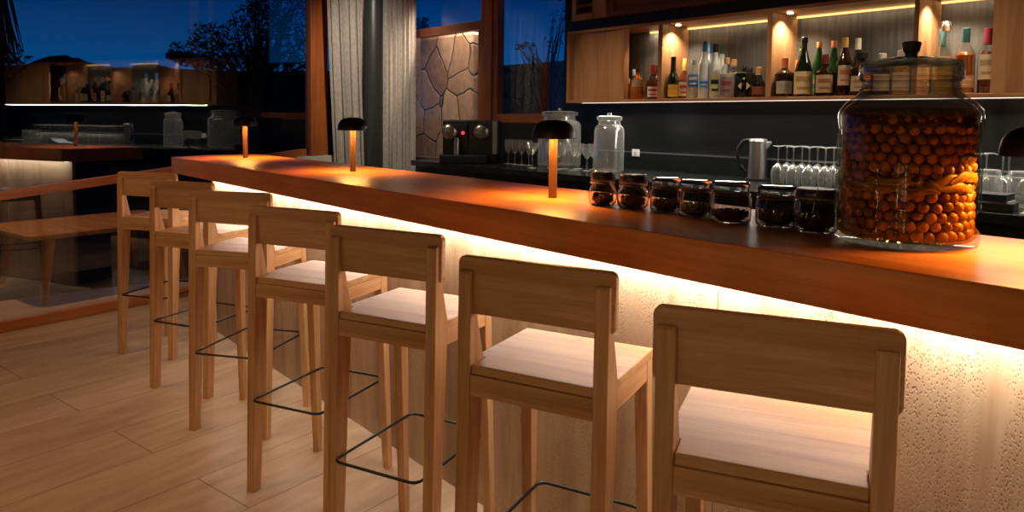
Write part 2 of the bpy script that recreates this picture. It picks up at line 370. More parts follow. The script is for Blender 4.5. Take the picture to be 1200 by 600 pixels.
MB().box(-5.03, -4.19, .0, .008, 1.37, 2.70).build('glass_pane', M_glass3, w3)
# splashback ledge along the back wall with a pale edge
struct(MB().box(-4.19, 2.4, 4.075, 4.12, .988, 1.105).build('trim_1', M_splash))
struct(MB().box(-4.19, 2.4, 4.073, 4.12, 1.105, 1.112).build('trim_2', M_steel))

# ------------------------------------------------------------------ outside
ground = struct(MB().box(-900, 900, 4.3, 900, -.3, -.1).box(-900, -6.45, -900, 4.3, -.3, -.1).build('ground', M_hill))
ter = MB(); ex = []
for y in (-3.4, 4.3): ex.append((w1x(y) - .06, y))
ter.prism([ex[0], ex[1], (-12, 4.3), (-12, -3.4)], -.1, -.005)
struct(ter.build('terrace_floor', M_ground))
# mountains
def ridge(name, pts, dist, label):
    m = MB(); v = []; n = len(pts)
    for ang, h in pts:
        a = radians(ang); d = (cos(a), sin(a))
        v += [(d[0] * dist * .75, d[1] * dist * .75, -3), (d[0] * dist * .88, d[1] * dist * .88, h * .55), (d[0] * dist, d[1] * dist, h), (d[0] * dist * 1.2, d[1] * dist * 1.2, h * .5), (d[0] * dist * 1.4, d[1] * dist * 1.4, -2)]
    fs = []
    for i in range(n - 1):
        for k in range(4): fs.append((i * 5 + k, (i + 1) * 5 + k, (i + 1) * 5 + k + 1, i * 5 + k + 1))
    m.add(v, fs); return tag(m.build(name, M_hill, smooth=True), label, 'mountain', kind='structure')
def pxang(px): return 180 + 0 - (math.degrees(math.atan2(0, 1))) + 0 if False else math.degrees(math.atan2(.6515325, -.7586207)) - math.degrees(math.atan((px - 601.5) / 862))
def pk(px, py, dist):       # bearing and height of a summit seen from the doorway side of the room
    return pxang(px), H + (132 - py) / 862 * dist * cos(math.atan((px - 601.5) / 862)) 
prof = [(-400, 74), (-60, 76), (10, 77), (33, 75), (45, 70), (58, 65.5), (72, 64), (80, 63.5), (87, 67), (93, 66.5), (103, 71), (120, 75), (136, 77.5), (155, 77), (165, 73), (175, 72), (188, 74), (205, 78), (260, 80), (330, 80), (420, 78)]
D0 = 400
pts = []
for (px, py) in prof: 
    a_, h_ = pk(px, py, D0); pts.append((a_, h_))
ridge('mountain', pts, D0, 'dark mountain ridge on the horizon beyond the side window')

def leaf_cloud(rng, blobs, n, size, droop=.3):
    m = MB()
    for (cx, cy, cz, rx, rz) in blobs:
        for _ in range(n):
            while True:
                q = [rng.uniform(-1, 1) for _ in range(3)]
                if sum(t * t for t in q) < 1: break
            c = Vector((cx + q[0] * rx, cy + q[1] * rx, cz + q[2] * rz))
            d = Vector((rng.uniform(-1, 1), rng.uniform(-1, 1), rng.uniform(-1, .4))).normalized()
            e = d.cross(Vector((rng.uniform(-1, 1), rng.uniform(-1, 1), rng.uniform(-1, 1)))).normalized()
            L = size * rng.uniform(.6, 1.4)
            m.add([c - d * L, c + e * L * .35, c + d * L, c - e * L * .35], [(0, 1, 2, 3)])
    return m
def tree(name, loc, trunk_h, blobs, n, size, label, r=.08, nb=26, seed=1):
    rng = random.Random(seed)
    root = empty(name, loc); tag(root, label, 'tree')
    t = MB(); t.tube([(0, 0, -.15), (.03, .02, trunk_h * .5), (0, 0, trunk_h)], [r, r * .8, r * .6], 8)
    for i in range(nb):
        bl = rng.choice(blobs)
        e = (bl[0] + rng.uniform(-1, 1) * bl[3] * .9, bl[1] + rng.uniform(-1, 1) * bl[3] * .9, bl[2] + rng.uniform(-.9, .9) * bl[4])
        s0 = trunk_h * rng.uniform(.55, 1)
        mid = (e[0] * .45 + rng.uniform(-.1, .1), e[1] * .45, (s0 + e[2]) / 2 + .1)
        t.tube([(0, 0, s0), mid, e], [r * .4, r * .22, r * .05], 5)
    t.build('trunk', M_bark, root, smooth=True)
    leaf_cloud(rng, blobs, n, size).build('crown', M_leafdark, root, kind='stuff')
    return root
def at(px, dist):
    a = radians(pxang(px)); k = dist / cos(math.atan((px - 601.5) / 862)); return (cos(a) * k, sin(a) * k)
x, y = at(300, 11)
R2 = rt2
def off(t, u=0): return (R2[0] * t + fw2[0] * u, R2[1] * t + fw2[1] * u)
bl = []
for (px, py, rx, rz) in [(225, 58, .22, .12), (248, 40, .22, .14), (262, 60, .3, .16), (285, 45, .3, .2), (300, 62, .35, .16), (318, 40, .3, .25), (330, 10, .3, .35), (345, 45, .3, .3), (352, 10, .28, .35), (275, 72, .4, .1), (335, 70, .4, .15), (240, 70, .25, .08), (212, 64, .14, .05), (300, 25, .25, .2), (320, -5, .3, .3), (355, -30, .4, .4), (345, 65, .3, .2), (308, 5, .2, .15)]:
    t = (px - 300) / 862 * 11; o = off(t); bl.append((o[0], o[1], H + (132 - py) / 862 * 11, rx * 1.5, rz * 1.55))
tree('tree', (x, y, 0), 1.7, bl, 420, .034, 'dark spreading tree beyond the side window, right of the mountains', seed=4, nb=60)
x, y = at(-2, 7.5)
tree('tree', (x, y, 0), 3.4, [(0, 0, 2.9, .12, .5), (.17, .19, 1.85, .10, .14), (.1, .12, 1.8, .1, .12)], 60, .03, 'dark tree trunk at the left end of the side window', r=.07, seed=6)
x, y = at(640, 11)
bl = []
for (px, py, rx, rz) in [(655, 30, .25, .3), (650, 50, .25, .15), (662, 10, .2, .3), (618, 52, .12, .06), (608, 54, .08, .05)]:
    t = (px - 640) / 862 * 11; o = off(t); bl.append((o[0], o[1], H + (137 - py) / 862 * 11, rx, rz))
tree('tree', (x, y, 0), 1.9, bl, 50, .03, 'thin bare-branched tree behind the low garden wall', r=.04, seed=9, nb=40)
x, y = at(493, 30)
tree('tree', (x, y, 0), 4.2, [(0, 0, H + 107 / 862 * 30, .35, .35)], 160, .12, 'small distant tree in the upper pane beside the curtain', r=.08, seed=3)
# lit stone wall right outside window 2
tag(MB().box(-7.4, -5.80, 4.42, 4.74, -.1, 2.19).build('stone_wall', M_stone, bev=.03), 'warm-lit irregular field stone wall end outside the transom window', 'stone wall')
tag(MB().box(-16, 4, 9.6, 10.0, -.1, 2.42).build('garden_wall', M_stone_dim, bev=.03), 'low dim stone garden wall behind the small side pane', 'garden wall')

# ------------------------------------------------------------------ terrace furniture seen through the glass
M_outw = wood('terrace_wood', (.20, .085, .03), (.32, .14, .05), (.40, .19, .075), axis='x', rough=.8, spec=.1)
M_outd = plain('dark_stained_wood', (.03, .022, .018), .5)
def low_table():
    root = empty('low_table', (-6.55, 1.25, 0), WA); tag(root, 'low wooden table on the terrace behind the lower side glass', 'table')
    MB().prism(rrect(-.45, .45, -.62, .62, .06), .455, .49).build('tabletop', M_outw, root, bev=.008)
    for sx in (-1, 1):
        for sy_ in (-1, 1):
            MB().hexa([(sx * .39 + d[0] * .02, sy_ * .52 + d[1] * .02, 0) for d in ((-1, -1), (1, -1), (1, 1), (-1, 1))],
                      [(sx * .33 + d[0] * .035, sy_ * .45 + d[1] * .035, .46) for d in ((-1, -1), (1, -1), (1, 1), (-1, 1))]).build('leg', M_outw, root, bev=.004)
low_table()
def out_chair(loc, rz, label):
    root = empty('lounge_chair', loc, rz); tag(root, label, 'chair')
    for sx in (-1, 1):
        MB().hexa([(sx * .23 - .015, .2, 0), (sx * .23 + .015, .2, 0), (sx * .23 + .015, .23, 0), (sx * .23 - .015, .23, 0)],
                  [(sx * .23 - .025, .17, .36), (sx * .23 + .025, .17, .36), (sx * .23 + .025, .22, .36), (sx * .23 - .025, .22, .36)]).build('leg', M_outd, root, bev=.003)
        MB().hexa([(sx * .23 - .015, -.26, 0), (sx * .23 + .015, -.26, 0), (sx * .23 + .015, -.23, 0), (sx * .23 - .015, -.23, 0)],
                  [(sx * .23 - .02, -.34, .80), (sx * .23 + .02, -.34, .80), (sx * .23 + .02, -.31, .80), (sx * .23 - .02, -.31, .80)]).build('leg', M_outd, root, bev=.003)
    MB().box(-.25, .25, -.25, .22, .29, .35).build('seat_frame', M_outd, root, bev=.005)
    MB().prism(rrect(-.23, .23, -.22, .21, .04), .35, .41).build('cushion', plain('pale_cushion', (.35, .33, .31), .9), root, bev=.015)
    MB().box(-.22, .22, -.345, -.31, .52, .78).build('backrest', M_outd, root, bev=.008)
out_chair((-6.45, 2.30, 0), radians(195), 'dark terrace chair with pale cushion tucked at the low table')
out_chair((-6.75, .22, 0), radians(10), 'dark terrace chair at the far side of the low table')

# ------------------------------------------------------------------ bar counter
bar = empty('bar_counter', (0, 0, 0)); tag(bar, 'long bar with thick red-brown wooden top over a glowing travertine front', 'bar counter')
top = MB().prism([(-4.80, 1.347), (1.6, 1.347), (1.6, 1.94), (-4.93, 1.94), (-4.93, 1.60)], .984, 1.08)
top.build('countertop', M_bar, bar, bev=.003)
xs = [-4.65, -3.46, -2.24, -1.02, .20, 1.5]
for a, b in zip(xs[:-1], xs[1:]):
    MB().box(a + .001, b - .001, 1.54, 1.57, .0, .984).build('front_panel', M_trav, bar, bev=.0015)
MB().box(-4.65, 1.5, 1.57, 1.86, .0, .984).build('carcass', M_blackm, bar)
MB().box(-4.60, 1.5, 1.522, 1.538, .968, .984).build('led_strip', emit('led_white', (.88, .95, 1.0), 12), bar)

# back counter with the bottles behind it
bc = empty('back_counter', (0, 0, 0)); tag(bc, 'black stone worktop running along the wall under the bottle shelf', 'worktop')
MB().box(-5.14, 2.0, 3.30, 4.075, .945, .988).build('worktop', M_stone_black, bc, bev=.003)
MB().box(-5.08, 2.0, 3.36, 4.075, .0, .945).build('carcass', M_blackm, bc)

# ------------------------------------------------------------------ bottle shelf
YB = 3.81
sh = empty('bottle_shelf', (0, 0, 0)); tag(sh, 'wall-hung oak shelf of lit open compartments above the black worktop', 'wall shelf')
x0, x1 = -3.85, -.30
MB().box(x0, x1, YB, 4.12, 1.456, 1.476).build('bottom_board', M_shelf, sh, bev=.002)
MB().box(x0, x1, YB, 4.12, 1.952, 1.972).build('top_board', M_shelf, sh, bev=.002)
MB().box(x0, x0 + .03, YB, 4.12, 1.476, 1.952).build('end_panel', M_shelfz, sh, bev=.002)
MB().box(-3.82, -3.72, YB + .045, YB + .07, 1.476, 1.952).build('door', M_shelfz, sh, bev=.002)
MB().box(-3.73, -3.335, YB + .02, YB + .045, 1.476, 1.951).build('door', M_shelfz, sh, bev=.002)
MB().box(-3.334, -3.302, YB + .001, YB + .05, 1.476, 1.951).build('door_edge', M_shelfz, sh, bev=.0015)
for a, b in ((-3.019, -2.985), (-2.250, -2.218), (-1.469, -1.446)):
    MB().box(a, b, YB + .001, 4.09, 1.476, 1.951).build('divider', M_shelfz, sh, bev=.0015)
MB().box(-1.135, -.31, YB + .006, YB + .03, 1.476, 1.951).build('door', M_shelfz, sh, bev=.002)
MB().box(-3.72, -.80, 4.088, 4.10, 1.476, 1.951).build('back_panel', M_greyback, sh)
M_ledw = emit('led_warm', (1, .62, .20), 1.6)
for a, b in ((-3.298, -3.021), (-2.983, -2.252), (-2.216, -1.471), (-1.444, -1.143)):
    MB().box(a, b, 4.070, 4.086, 1.938, 1.949).build('led_strip', M_ledw, sh)
MB().box(-3.70, x1, YB + .012, YB + .022, 1.4535, 1.456).build('led_strip', emit('led_under', (1, .90, .76), 1.8), sh)
M_spot = emit('spot_lens', (1, .78, .5), 6)
for xx in (-2.93, -2.163, -1.391):
    MB().lathe([(0, 0), (.016, 0), (.018, .006), (0, .006)], 16, xx, 3.90, 1.943).build('spotlight', M_spot, sh)

# upper cabinet
uc = empty('overhead_cabinet', (0, 0, 0)); tag(uc, 'dark wooden overhead cabinet with louvred end above the bottle shelf', 'cabinet')
MB().box(-3.80, 1.0, YB + .02, 4.12, 2.045, 2.70).build('carcass', M_cab, uc, bev=.003)
MB().box(-3.80, -3.76, YB - .005, YB + .02, 2.045, 2.70).build('door_frame', M_shelfz, uc, bev=.002)
MB().box(-3.76, -3.58, YB - .005, YB + .02, 2.045, 2.085).build('door_frame', M_shelfz, uc, bev=.002)
MB().box(-3.60, -3.47, YB - .005, YB + .02, 2.045, 2.70).build('door_frame', M_shelfz, uc, bev=.002)
lv = MB()
for k in range(10):
    z = 2.10 + k * .055
    lv.hexa([(-3.755, YB + .0, z), (-3.605, YB + .0, z), (-3.605, YB + .018, z + .03), (-3.755, YB + .018, z + .03)], [(-3.755, YB + .0, z + .006), (-3.605, YB + .0, z + .006), (-3.605, YB + .018, z + .036), (-3.755, YB + .018, z + .036)])
lv.build('louvre_panel', M_blackm, uc)
MB().box(-3.44, -3.40, YB - .005, YB + .02, 2.045, 2.70).build('door_frame', M_cab, uc, bev=.002)
MB().box(-3.40, 1.0, YB - .005, YB + .02, 2.045, 2.075).build('door_frame', M_cab, uc, bev=.002)
MB().box(-3.85, 1.0, YB + .05, 4.12, 1.972, 2.045).build('recess_band', M_black, uc)  # black wall band set back between shelf and cabinet

# ------------------------------------------------------------------ bar stools
def make_stool():
    root = empty('bar_stool')
    M = M_oakz
    board = MB().prism(rrect(-.1935, .1935, .889, 1.022, .016), .016, .037, 'y')
    board.build('backrest', M_oakx, root, bev=.004)
    prof = [(-.017, 0), (-.002, .70), (.003, .985), (.007, .991), (.016, .991), (.022, .985), (.030, .90), (.064, .775), (.060, .70), (.042, .42), (.020, 0)]
    for s in (-1, 1):
        u0, u1 = (.151, .185)
        if s < 0: u0, u1 = -.185, -.151
        MB().prism(prof, u0, u1, 'x').build('rear_leg', M, root, bev=.003)
        bw = .012 * 0
        lo = [(s * .152, .338, 0), (s * .180, .338, 0), (s * .180, .364, 0), (s * .152, .364, 0)]
        hi = [(s * .141, .292, .750), (s * .1755, .292, .750), (s * .1755, .334, .750), (s * .141, .334, .750)]
        if s < 0: lo = [lo[1], lo[0], lo[3], lo[2]]; hi = [hi[1], hi[0], hi[3], hi[2]]
        MB().hexa(lo, hi).build('front_leg', M, root, bev=.003)
    # seat with notches round the rear legs
    sp = [(-.150, .006), (.150, .006), (.150, .068), (.177, .068), (.177, .338), (-.177, .338), (-.177, .068), (-.150, .068)]
    MB().prism(sp, .752, .774).build('seat', M_oakx, root, bev=.003)
    MB().box(-.151, .151, .002, .024, .703, .7515).build('rear_apron', M_oakx, root, bev=.002)
    MB().box(-.141, .141, .310, .330, .703, .7515).build('front_apron', M_oakx, root, bev=.002)
    for s in (-1, 1):
        a, b = sorted((s * .154, s * .175))
        MB().box(a, b, .060, .294, .703, .7515).build('side_apron', M_oaky, root, bev=.002)
    z = .342; q = []
    for (cx, cy, a0) in ((.1455 - .025, -.030 + .025, -90), (.1455 - .025, .366 - .025, 0), (-.1455 + .025, .366 - .025, 90), (-.1455 + .025, -.030 + .025, 180)):
        for i in range(6):
            a = radians(a0 + 90 * i / 5); q.append((cx + .025 * cos(a), cy + .025 * sin(a), z))
    MB().tube(q, .0045, 10, closed=True).build('footrest', M_black, root, smooth=True)
    return root
stool = make_stool()
ST = [(-4.354, 1.079, 33.49), (-3.683, 1.060, 27.6), (-3.070, 1.074, 35.92), (-2.388, 1.044, 25.35), (-1.788, 1.048, 22.38), (-1.175, 1.059, 21.05), (-.607, 1.068, 26.46)]
SL = ['oak bar stool farthest along the bar, its back overlapping the window rail',
      'second oak bar stool counting from the side window, beyond the lit panel end',
      'third oak bar stool counting from the side window',
      'fourth and middle oak bar stool of the row of seven',
      'fifth oak bar stool from the side window, its left footrest corner seen whole',
      'oak bar stool next to the closest one, second from the right in the row',
      'closest oak bar stool, largest in view, with wide dark backrest']
for i, (x, y, r) in enumerate(ST):
    o = stool if i == 0 else copy_tree(stool)
    o.location = (x, y, 0); o.rotation_euler = (0, 0, radians(r))
    tag(o, SL[i], 'bar stool', 'oak bar stools along the bar')

# ------------------------------------------------------------------ mushroom lamps
def make_lamp():
    root = empty('table_lamp')
    pr = [(.0, .256), (.020, .2555), (.040, .252), (.056, .243), (.066, .228), (.0705, .210), (.071, .195), (.0695, .195), (.069, .209), (.0645, .226), (.055, .2405), (.040, .2495), (.0, .253)]
    MB().lathe(pr, 40).build('lamp_shade', M_black, root, smooth=True)
    MB().lathe([(0, 0), (.0145, 0), (.0145, .006), (.0138, .008), (.0138, .225), (0, .225)], 24).build('stem', M_brass, root, smooth=True)
    MB().lathe([(.016, .214), (.060, .214), (.060, .218), (.016, .218)], 32).build('light_ring', emit('lamp_glow', (1, .50, .13), 6), root)
    return root
lamp = make_lamp()
LP = [(-4.493, 1.69), (-3.134, 1.69), (-1.742, 1.668), (-.418, 1.72)]
LL = ['black mushroom lamp at the far end of the bar in front of the dark glass', 'black mushroom lamp on the bar in front of the grey curtains',
      'black mushroom lamp on the bar left of the row of clip-top jars', 'black mushroom lamp cut off by the right edge, beside the big fruit jar']
for i, (x, y) in enumerate(LP):
    o = lamp if i == 0 else copy_tree(lamp)
    o.location = (x, y, 1.08); tag(o, LL[i], 'lamp', 'mushroom lamps on the bar')
    for k in range(4):
        ld = bpy.data.lights.new('lamp_light', 'AREA'); ld.shape = 'DISK'; ld.size = .03; ld.energy = 1.9; ld.color = (1, .44, .10)
        lo = bpy.data.objects.new('lamp_light', ld); COL.objects.link(lo); a = k * pi / 2 + .5; lo.location = (x + .040 * cos(a), y + .040 * sin(a), 1.08 + .208)
        lo.rotation_euler = Vector((-cos(a) * .5, -sin(a) * .5, 1)).to_track_quat('Z', 'Y').to_euler()

# ------------------------------------------------------------------ clip-top jars
M_rubber = plain('red_rubber', (.22, .035, .03), .6); M_rubberb = plain('tan_rubber', (.25, .14, .07), .6)
M_wire = plain('wire', (.55, .52, .48), .25, 1)
CJ = [(-1.507, 1.653, .0435, .100, 'bulb', (.10, .05, .02), 'brown', 'squat round clip-top jar at the left end of the row, beside the lamp', True),
      (-1.404, 1.671, .0475, .099, 'bulb', (.12, .07, .03), 'brown', 'round clip-top jar, second from the lamp, with dark lid', True),
      (-1.300, 1.694, .0455, .094, 'str', (.09, .05, .025), 'brown', 'third clip-top jar from the lamp, with pale clear lid', False),
      (-1.183, 1.669, .0460, .097, 'str', (.10, .085, .04), 'green', 'clip-top jar with red seal, fourth from the lamp, dry green herbs inside', False),
      (-1.068, 1.657, .0530, .101, 'str', (.07, .010, .012), 'red', 'clip-top jar with a layer of dark red berries, fifth from the lamp', False),
      (-.952, 1.684, .0510, .097, 'str', (.05, .032, .018), 'black', 'clip-top jar with red-brown seal and dark leaves, second from the big jar', False),
      (-.848, 1.676, .050, .101, 'str', (.02, .014, .012), 'black', 'clip-top jar with dark lid and black grains, touching the big jar side of the row', True)]
M_darklid = plain('dark_lid', (.035, .022, .015), .3)
for i, (x, y, r, h, kind, ccol, cn, lab, dlid) in enumerate(CJ):
    root = empty('clip_top_jar', (x, y, 1.0805), radians(20 * i)); tag(root, lab, 'jar', 'clip-top jars on the bar')
    nz = .62 * h
    if kind == 'bulb': pr = [(0, .0), (r * .75, 0), (r * .93, .008), (r, .025), (r, nz * .62), (r * .9, nz * .85), (r * .78, nz), (r * .80, nz + .012)]
    else: pr = [(0, .0), (r * .92, 0), (r, .006), (r, nz - .004), (r * .93, nz + .004), (r * .86, nz + .008), (r * .88, nz + .014)]
    inner = [(max(0, q[0] - .0025), q[1] + (.003 if j < 3 else 0)) for j, q in enumerate(pr)][::-1]
    MB().lathe(pr + inner, 36).build('glass_body', M_clear, root, smooth=True)
    zt = pr[-1][1]; rl = pr[-1][0] * 1.03
    MB().lathe([(0, zt + .004), (rl, zt + .004), (rl * 1.02, zt + .010), (rl * 1.02, h - .006), (rl * .95, h), (0, h - .001)], 36).build('lid', M_darklid if dlid else M_clear, root, smooth=True)
    MB().lathe([(rl * .9, zt), (rl * 1.03, zt), (rl * 1.03, zt + .004), (rl * .9, zt + .004)], 36).build('seal', M_rubber if i in (3, 4, 5) else M_rubberb, root, smooth=True)
    w = MB()
    w.tube([(rl * 1.05 * cos(t), rl * 1.05 * sin(t), zt - .006) for t in [2 * pi * k / 24 for k in range(24)]], .0012, 6, closed=True)
    w.tube([(rl * 1.05, .0, zt - .006), (rl * 1.16, 0, zt + .006), (rl * 1.12, 0, h - .004), (rl * .7, 0, h + .003)], .0012, 6)
    w.tube([(-rl * 1.05, .0, zt - .006), (-rl * 1.18, .006, zt - .002), (-rl * 1.12, 0, h - .004), (-rl * .7, 0, h + .003)], .0012, 6)
    w.tube([(-rl * 1.18, .006, zt - .002), (-rl * 1.12, .01, zt - .03), (-rl * 1.04, .008, zt - .035)], .0012, 6)
    w.build('wire_clip', M_wire, root, smooth=True)
    cm = noisy('jar_contents_' + 'abcdefg'[i], tuple(c * .8 for c in ccol), tuple(min(1, c * 3.2) for c in ccol), scale=160, rough=.7, bump=.6)
    m = MB(); rng = random.Random(50 + i)
    ch = nz * (.55 if i < 4 else (.42 if i == 4 else .62)); ri = (r if kind == 'str' else r * .90) - .008
    m.lathe([(0, .006), (ri * .75, .006), (ri, .016), (ri, ch * .8), (ri * .6, ch), (0, ch * .95)], 24)
    for _ in range(160):
        a = rng.uniform(0, 2 * pi); q = ri * (.98 if rng.random() < .65 else rng.random()); zz = rng.uniform(.012, ch) if q > ri * .9 else ch
        m.ball((q * .97 * cos(a), q * .97 * sin(a), zz), rng.uniform(.0025, .0042), 5, 4)
    nm = {'brown': 'dried_leaves', 'green': 'dried_herbs', 'red': 'dried_berries', 'black': 'dark_grains'}[cn]
    tag(m.build(nm, cm, None, loc=(x, y, 1.0805)), ['brown dried leaves in the squat round jar next to the lamp', 'brown dried stems in the second jar from the lamp', 'brown dried flakes in the third jar from the lamp', 'green dried herbs in the fourth jar from the lamp', 'dark red dried berries in the fifth jar from the lamp', 'dark dried leaves in the sixth jar from the lamp', 'black grains in the seventh jar from the lamp'][i], 'dry goods', kind='stuff')

# ------------------------------------------------------------------ the big fruit jar
JX, JY, JR = -.649, 1.676, .140
bj = empty('glass_jar', (JX, JY, 1.0805)); tag(bj, 'very large glass jar of orange-brown fruits in amber liquid on the bar', 'jar')
pr = [(0, .001), (JR - .012, .001), (JR - .002, .006), (JR, .016), (JR, .270), (JR - .003, .285), (JR - .014, .300), (JR - .034, .314)]
wall = .006
inn = [(0, .014), (JR - .014, .014), (JR - wall, .022), (JR - wall, .269), (JR - .009, .281), (JR - .020, .295), (JR - .040, .309)]
MB().lathe(pr + inn[::-1], 72).build('glass_body', M_jarglass, bj, smooth=True)
MB().lathe([(JR - .034, .314), (JR - .044, .326), (JR - .046, .345), (JR - .040, .354), (JR - .046, .354), (JR - .052, .345), (JR - .050, .324), (JR - .040, .309)], 64).build('neck', M_lidglass, bj, smooth=True)
MB().lathe([(.092, .357), (.099, .357), (.101, .361), (.101, .382), (.097, .388), (.056, .396), (.016, .399), (.0, .399), (0, .394), (.052, .390), (.093, .382), (.096, .377), (.096, .362)], 64).build('lid', M_lidglass, bj, smooth=True)
for zz, rr in ((.3285, .0965), (.3525, .0985)):
    MB().tube([(rr * cos(2 * pi * k / 48), rr * sin(2 * pi * k / 48), zz) for k in range(48)], .0025, 8, closed=True).build('neck_ring', M_lidglass, bj, smooth=True)
MB().lathe([(0, .399), (.012, .399), (.012, .406), (.016, .411), (.0195, .427), (.016, .431), (0, .431)], 32).build('lid_knob', M_darklid, bj, smooth=True)
M_liq = thin_glass('amber_liquid', (.97, .80, .50), base=.0, edge=.08, power=3.5, rough=.05)
lq = MB().lathe([(0, .0145), (JR - .0148, .0145), (JR - .0065, .0225), (JR - .0065, .269), (JR - .0095, .280), (JR - .014, .288), (0, .288)], 64)
lq.build('amber_liquid', M_liq, bj, smooth=True)
def fruit_mat():
    m, nt, b = mat('amber_fruit')
    oi = N(nt, 'ShaderNodeObjectInfo'); r = ramp(nt, [(0, (.20, .080, .030)), (.5, (.31, .135, .048)), (1, (.44, .215, .075))]); nt.links.new(oi.outputs['Random'], r.inputs[0])
    nt.links.new(r.outputs[0], b.inputs['Base Color']); b.inputs['Roughness'].default_value = .3
    b.inputs['Subsurface Weight'].default_value = 0
    return m
M_fruit = fruit_mat()
fr = MB().ball((0, 0, 0), .0115, 14, 10, sz=1.08).build('fruit', M_fruit, None, smooth=True)
face = atan2(-JY, -JX); rng = random.Random(5)
fill = MB(); cnt = 0
def fzone(z):
    return not (.134 < z < .150)
z = .030; row = 0; first = True
while z < .272:
    n = 31
    for k in range(n):
        a = 2 * pi * (k + .5 * (row % 2)) / n + rng.uniform(-.02, .02)
        da = (a - face + pi) % (2 * pi) - pi
        lift = .018 * sin(a * 1.0 + 1.2)
        rr = .1195 + rng.uniform(-.003, .0005)
        zz = z + rng.uniform(-.003, .003)
        px_, py_ = JX + rr * cos(a), JY + rr * sin(a)
        if abs(.137 + lift * .6 - zz) < .013 : continue
        if abs(da) < radians(100) and cnt < 270:
            o = fr if first else fr.copy()
            if not first: COL.objects.link(o)
            first = False; cnt += 1
            o.location = (px_, py_, 1.0805 + zz); s_ = rng.uniform(.88, 1.06); o.scale = (s_, s_, s_)
            o.rotation_euler = (rng.uniform(-1, 1), rng.uniform(-1, 1), 0)
            tag(o, 'round orange-brown fruit pressed against the glass inside the very large jar', 'fruit', 'fruits steeped in the very large jar')
        else:
            fill.ball((rr * cos(a), rr * sin(a), zz), .0112, 8, 6)
    for k in range(25):
        a = 2 * pi * (k + .5 * ((row + 1) % 2)) / 25; fill.ball((.098 * cos(a), .098 * sin(a), z + .006), .0112, 8, 6)
    z += .0196; row += 1
tag(fill.build('fruit_heap', M_fruit, None, smooth=True, loc=(JX, JY, 1.0805)), 'deeper orange-brown fruits behind the front layer in the very large jar', 'fruit', kind='stuff')
M_bay = noisy('amber_leaf', (.20, .10, .02), (.42, .24, .06), scale=40, rough=.4)
M_bayd = noisy('dark_soaked_leaf', (.05, .022, .006), (.12, .055, .015), scale=40, rough=.35)
def leaf_strip(a0, z0, da, dz, w, rr, mt, label, grp, curl=.004):
    m = MB(); n = 12; v = []; fcs = []
    for i in range(n + 1):
        t = i / n; a = a0 + da * t; zc = z0 + dz * t + curl * sin(t * 7 + a0 * 3); ww = w * (sin(pi * (t * .94 + .03)) ** .6)
        for s in (-1, 0, 1):
            q = rr - (.0015 if s == 0 else 0)
            v.append((q * cos(a), q * sin(a), zc + s * ww))
    for i in range(n):
        for s in (0, 1): fcs.append((i * 3 + s, (i + 1) * 3 + s, (i + 1) * 3 + s + 1, i * 3 + s + 1))
    m.add(v, fcs); o = m.build('leaf', mt, None, smooth=True, loc=(JX, JY, 1.0805))
    so = o.modifiers.new('s', 'SOLIDIFY'); so.thickness = .0008; so.offset = -1
    tag(o, label, 'leaf', grp)
for i in range(16):
    a = face - 1.5 + 3.0 * i / 15
    lift = .018 * sin(a + 1.2) * .6
    leaf_strip(a - .28, .132 + lift + rng.uniform(-.012, .010), rng.uniform(.45, .75), rng.uniform(-.014, .018), rng.uniform(.006, .0105), .1328 - .0005 * (i % 4), M_bay, 'amber soaked leaf in the band across the middle of the very large jar', 'leaves across the very large jar')
for i in range(14):
    a = face - 1.6 + 3.2 * i / 13
    leaf_strip(a - .3, .258 + rng.uniform(-.008, .008), rng.uniform(.5, .9), rng.uniform(-.01, .01), rng.uniform(.006, .010), .1295 - .0006 * (i % 4), M_bayd, 'dark soaked leaf floating at the top inside the very large jar', 'dark leaves at the top of the very large jar')

# ------------------------------------------------------------------ things on the back counter
ZC = .9885
def apoth(x, y, r, h, label, name='storage_jar'):
    root = empty(name, (x, y, ZC)); tag(root, label, 'jar')
    pr = [(0, 0), (r * .9, 0), (r, .01), (r, h * .70), (r * .92, h * .76), (r * .74, h * .80), (r * .72, h * .86), (r * .80, h * .875)]
    inn = [(max(0, a - .004), b + (.008 if i < 3 else 0)) for i, (a, b) in enumerate(pr)][::-1]
    MB().lathe(pr + inn, 40).build('glass_body', M_stem, root, smooth=True)
    MB().lathe([(0, h * .88), (r * .82, h * .88), (r * .84, h * .885), (r * .84, h * .935), (r * .6, h * .95), (0, h * .95)], 40).build('lid', M_stem, root, smooth=True)
    MB().lathe([(0, h * .95), (.012, h * .95), (.016, h * .975), (.012, h), (0, h)], 20).build('lid_knob', M_stem, root, smooth=True)
apoth(-3.325, 3.70, .100, .395, 'tall empty clear glass storage jar right of the stemmed glasses')
apoth(-3.93, 3.825, .160, .43, 'wide clear glass jar behind the middle mushroom lamp shade')
def glass_thing(kind, x, y, label, group, inv=False):
    pass
def mk_glass(name, outer, th=.0014, n=24):
    root = empty(name)
    # split the profile into bowl and stem+foot
    (foot, stem, bowl) = outer
    MB().lathe(foot + stem, n).build('stem', M_stem, root, smooth=True)
    inn = [(max(0, a - th), b + (th if i == 0 else 0)) for i, (a, b) in enumerate(bowl)][::-1]
    MB().lathe(bowl + inn, n).build('bowl', M_stem, root, smooth=True)
    return root
flute = mk_glass('champagne_flute', ([(0, 0), (.030, 0), (.030, .002), (.008, .006)], [(.004, .012), (.0035, .075), (.006, .083)], [(0, .083), (.012, .086), (.022, .105), (.0265, .130), (.0255, .165), (.0235, .190)]))
coupe = mk_glass('martini_glass', ([(0, 0), (.034, 0), (.034, .002), (.008, .006)], [(.004, .012), (.0035, .085), (.005, .092)], [(0, .092), (.006, .094), (.030, .130), (.050, .180)]))
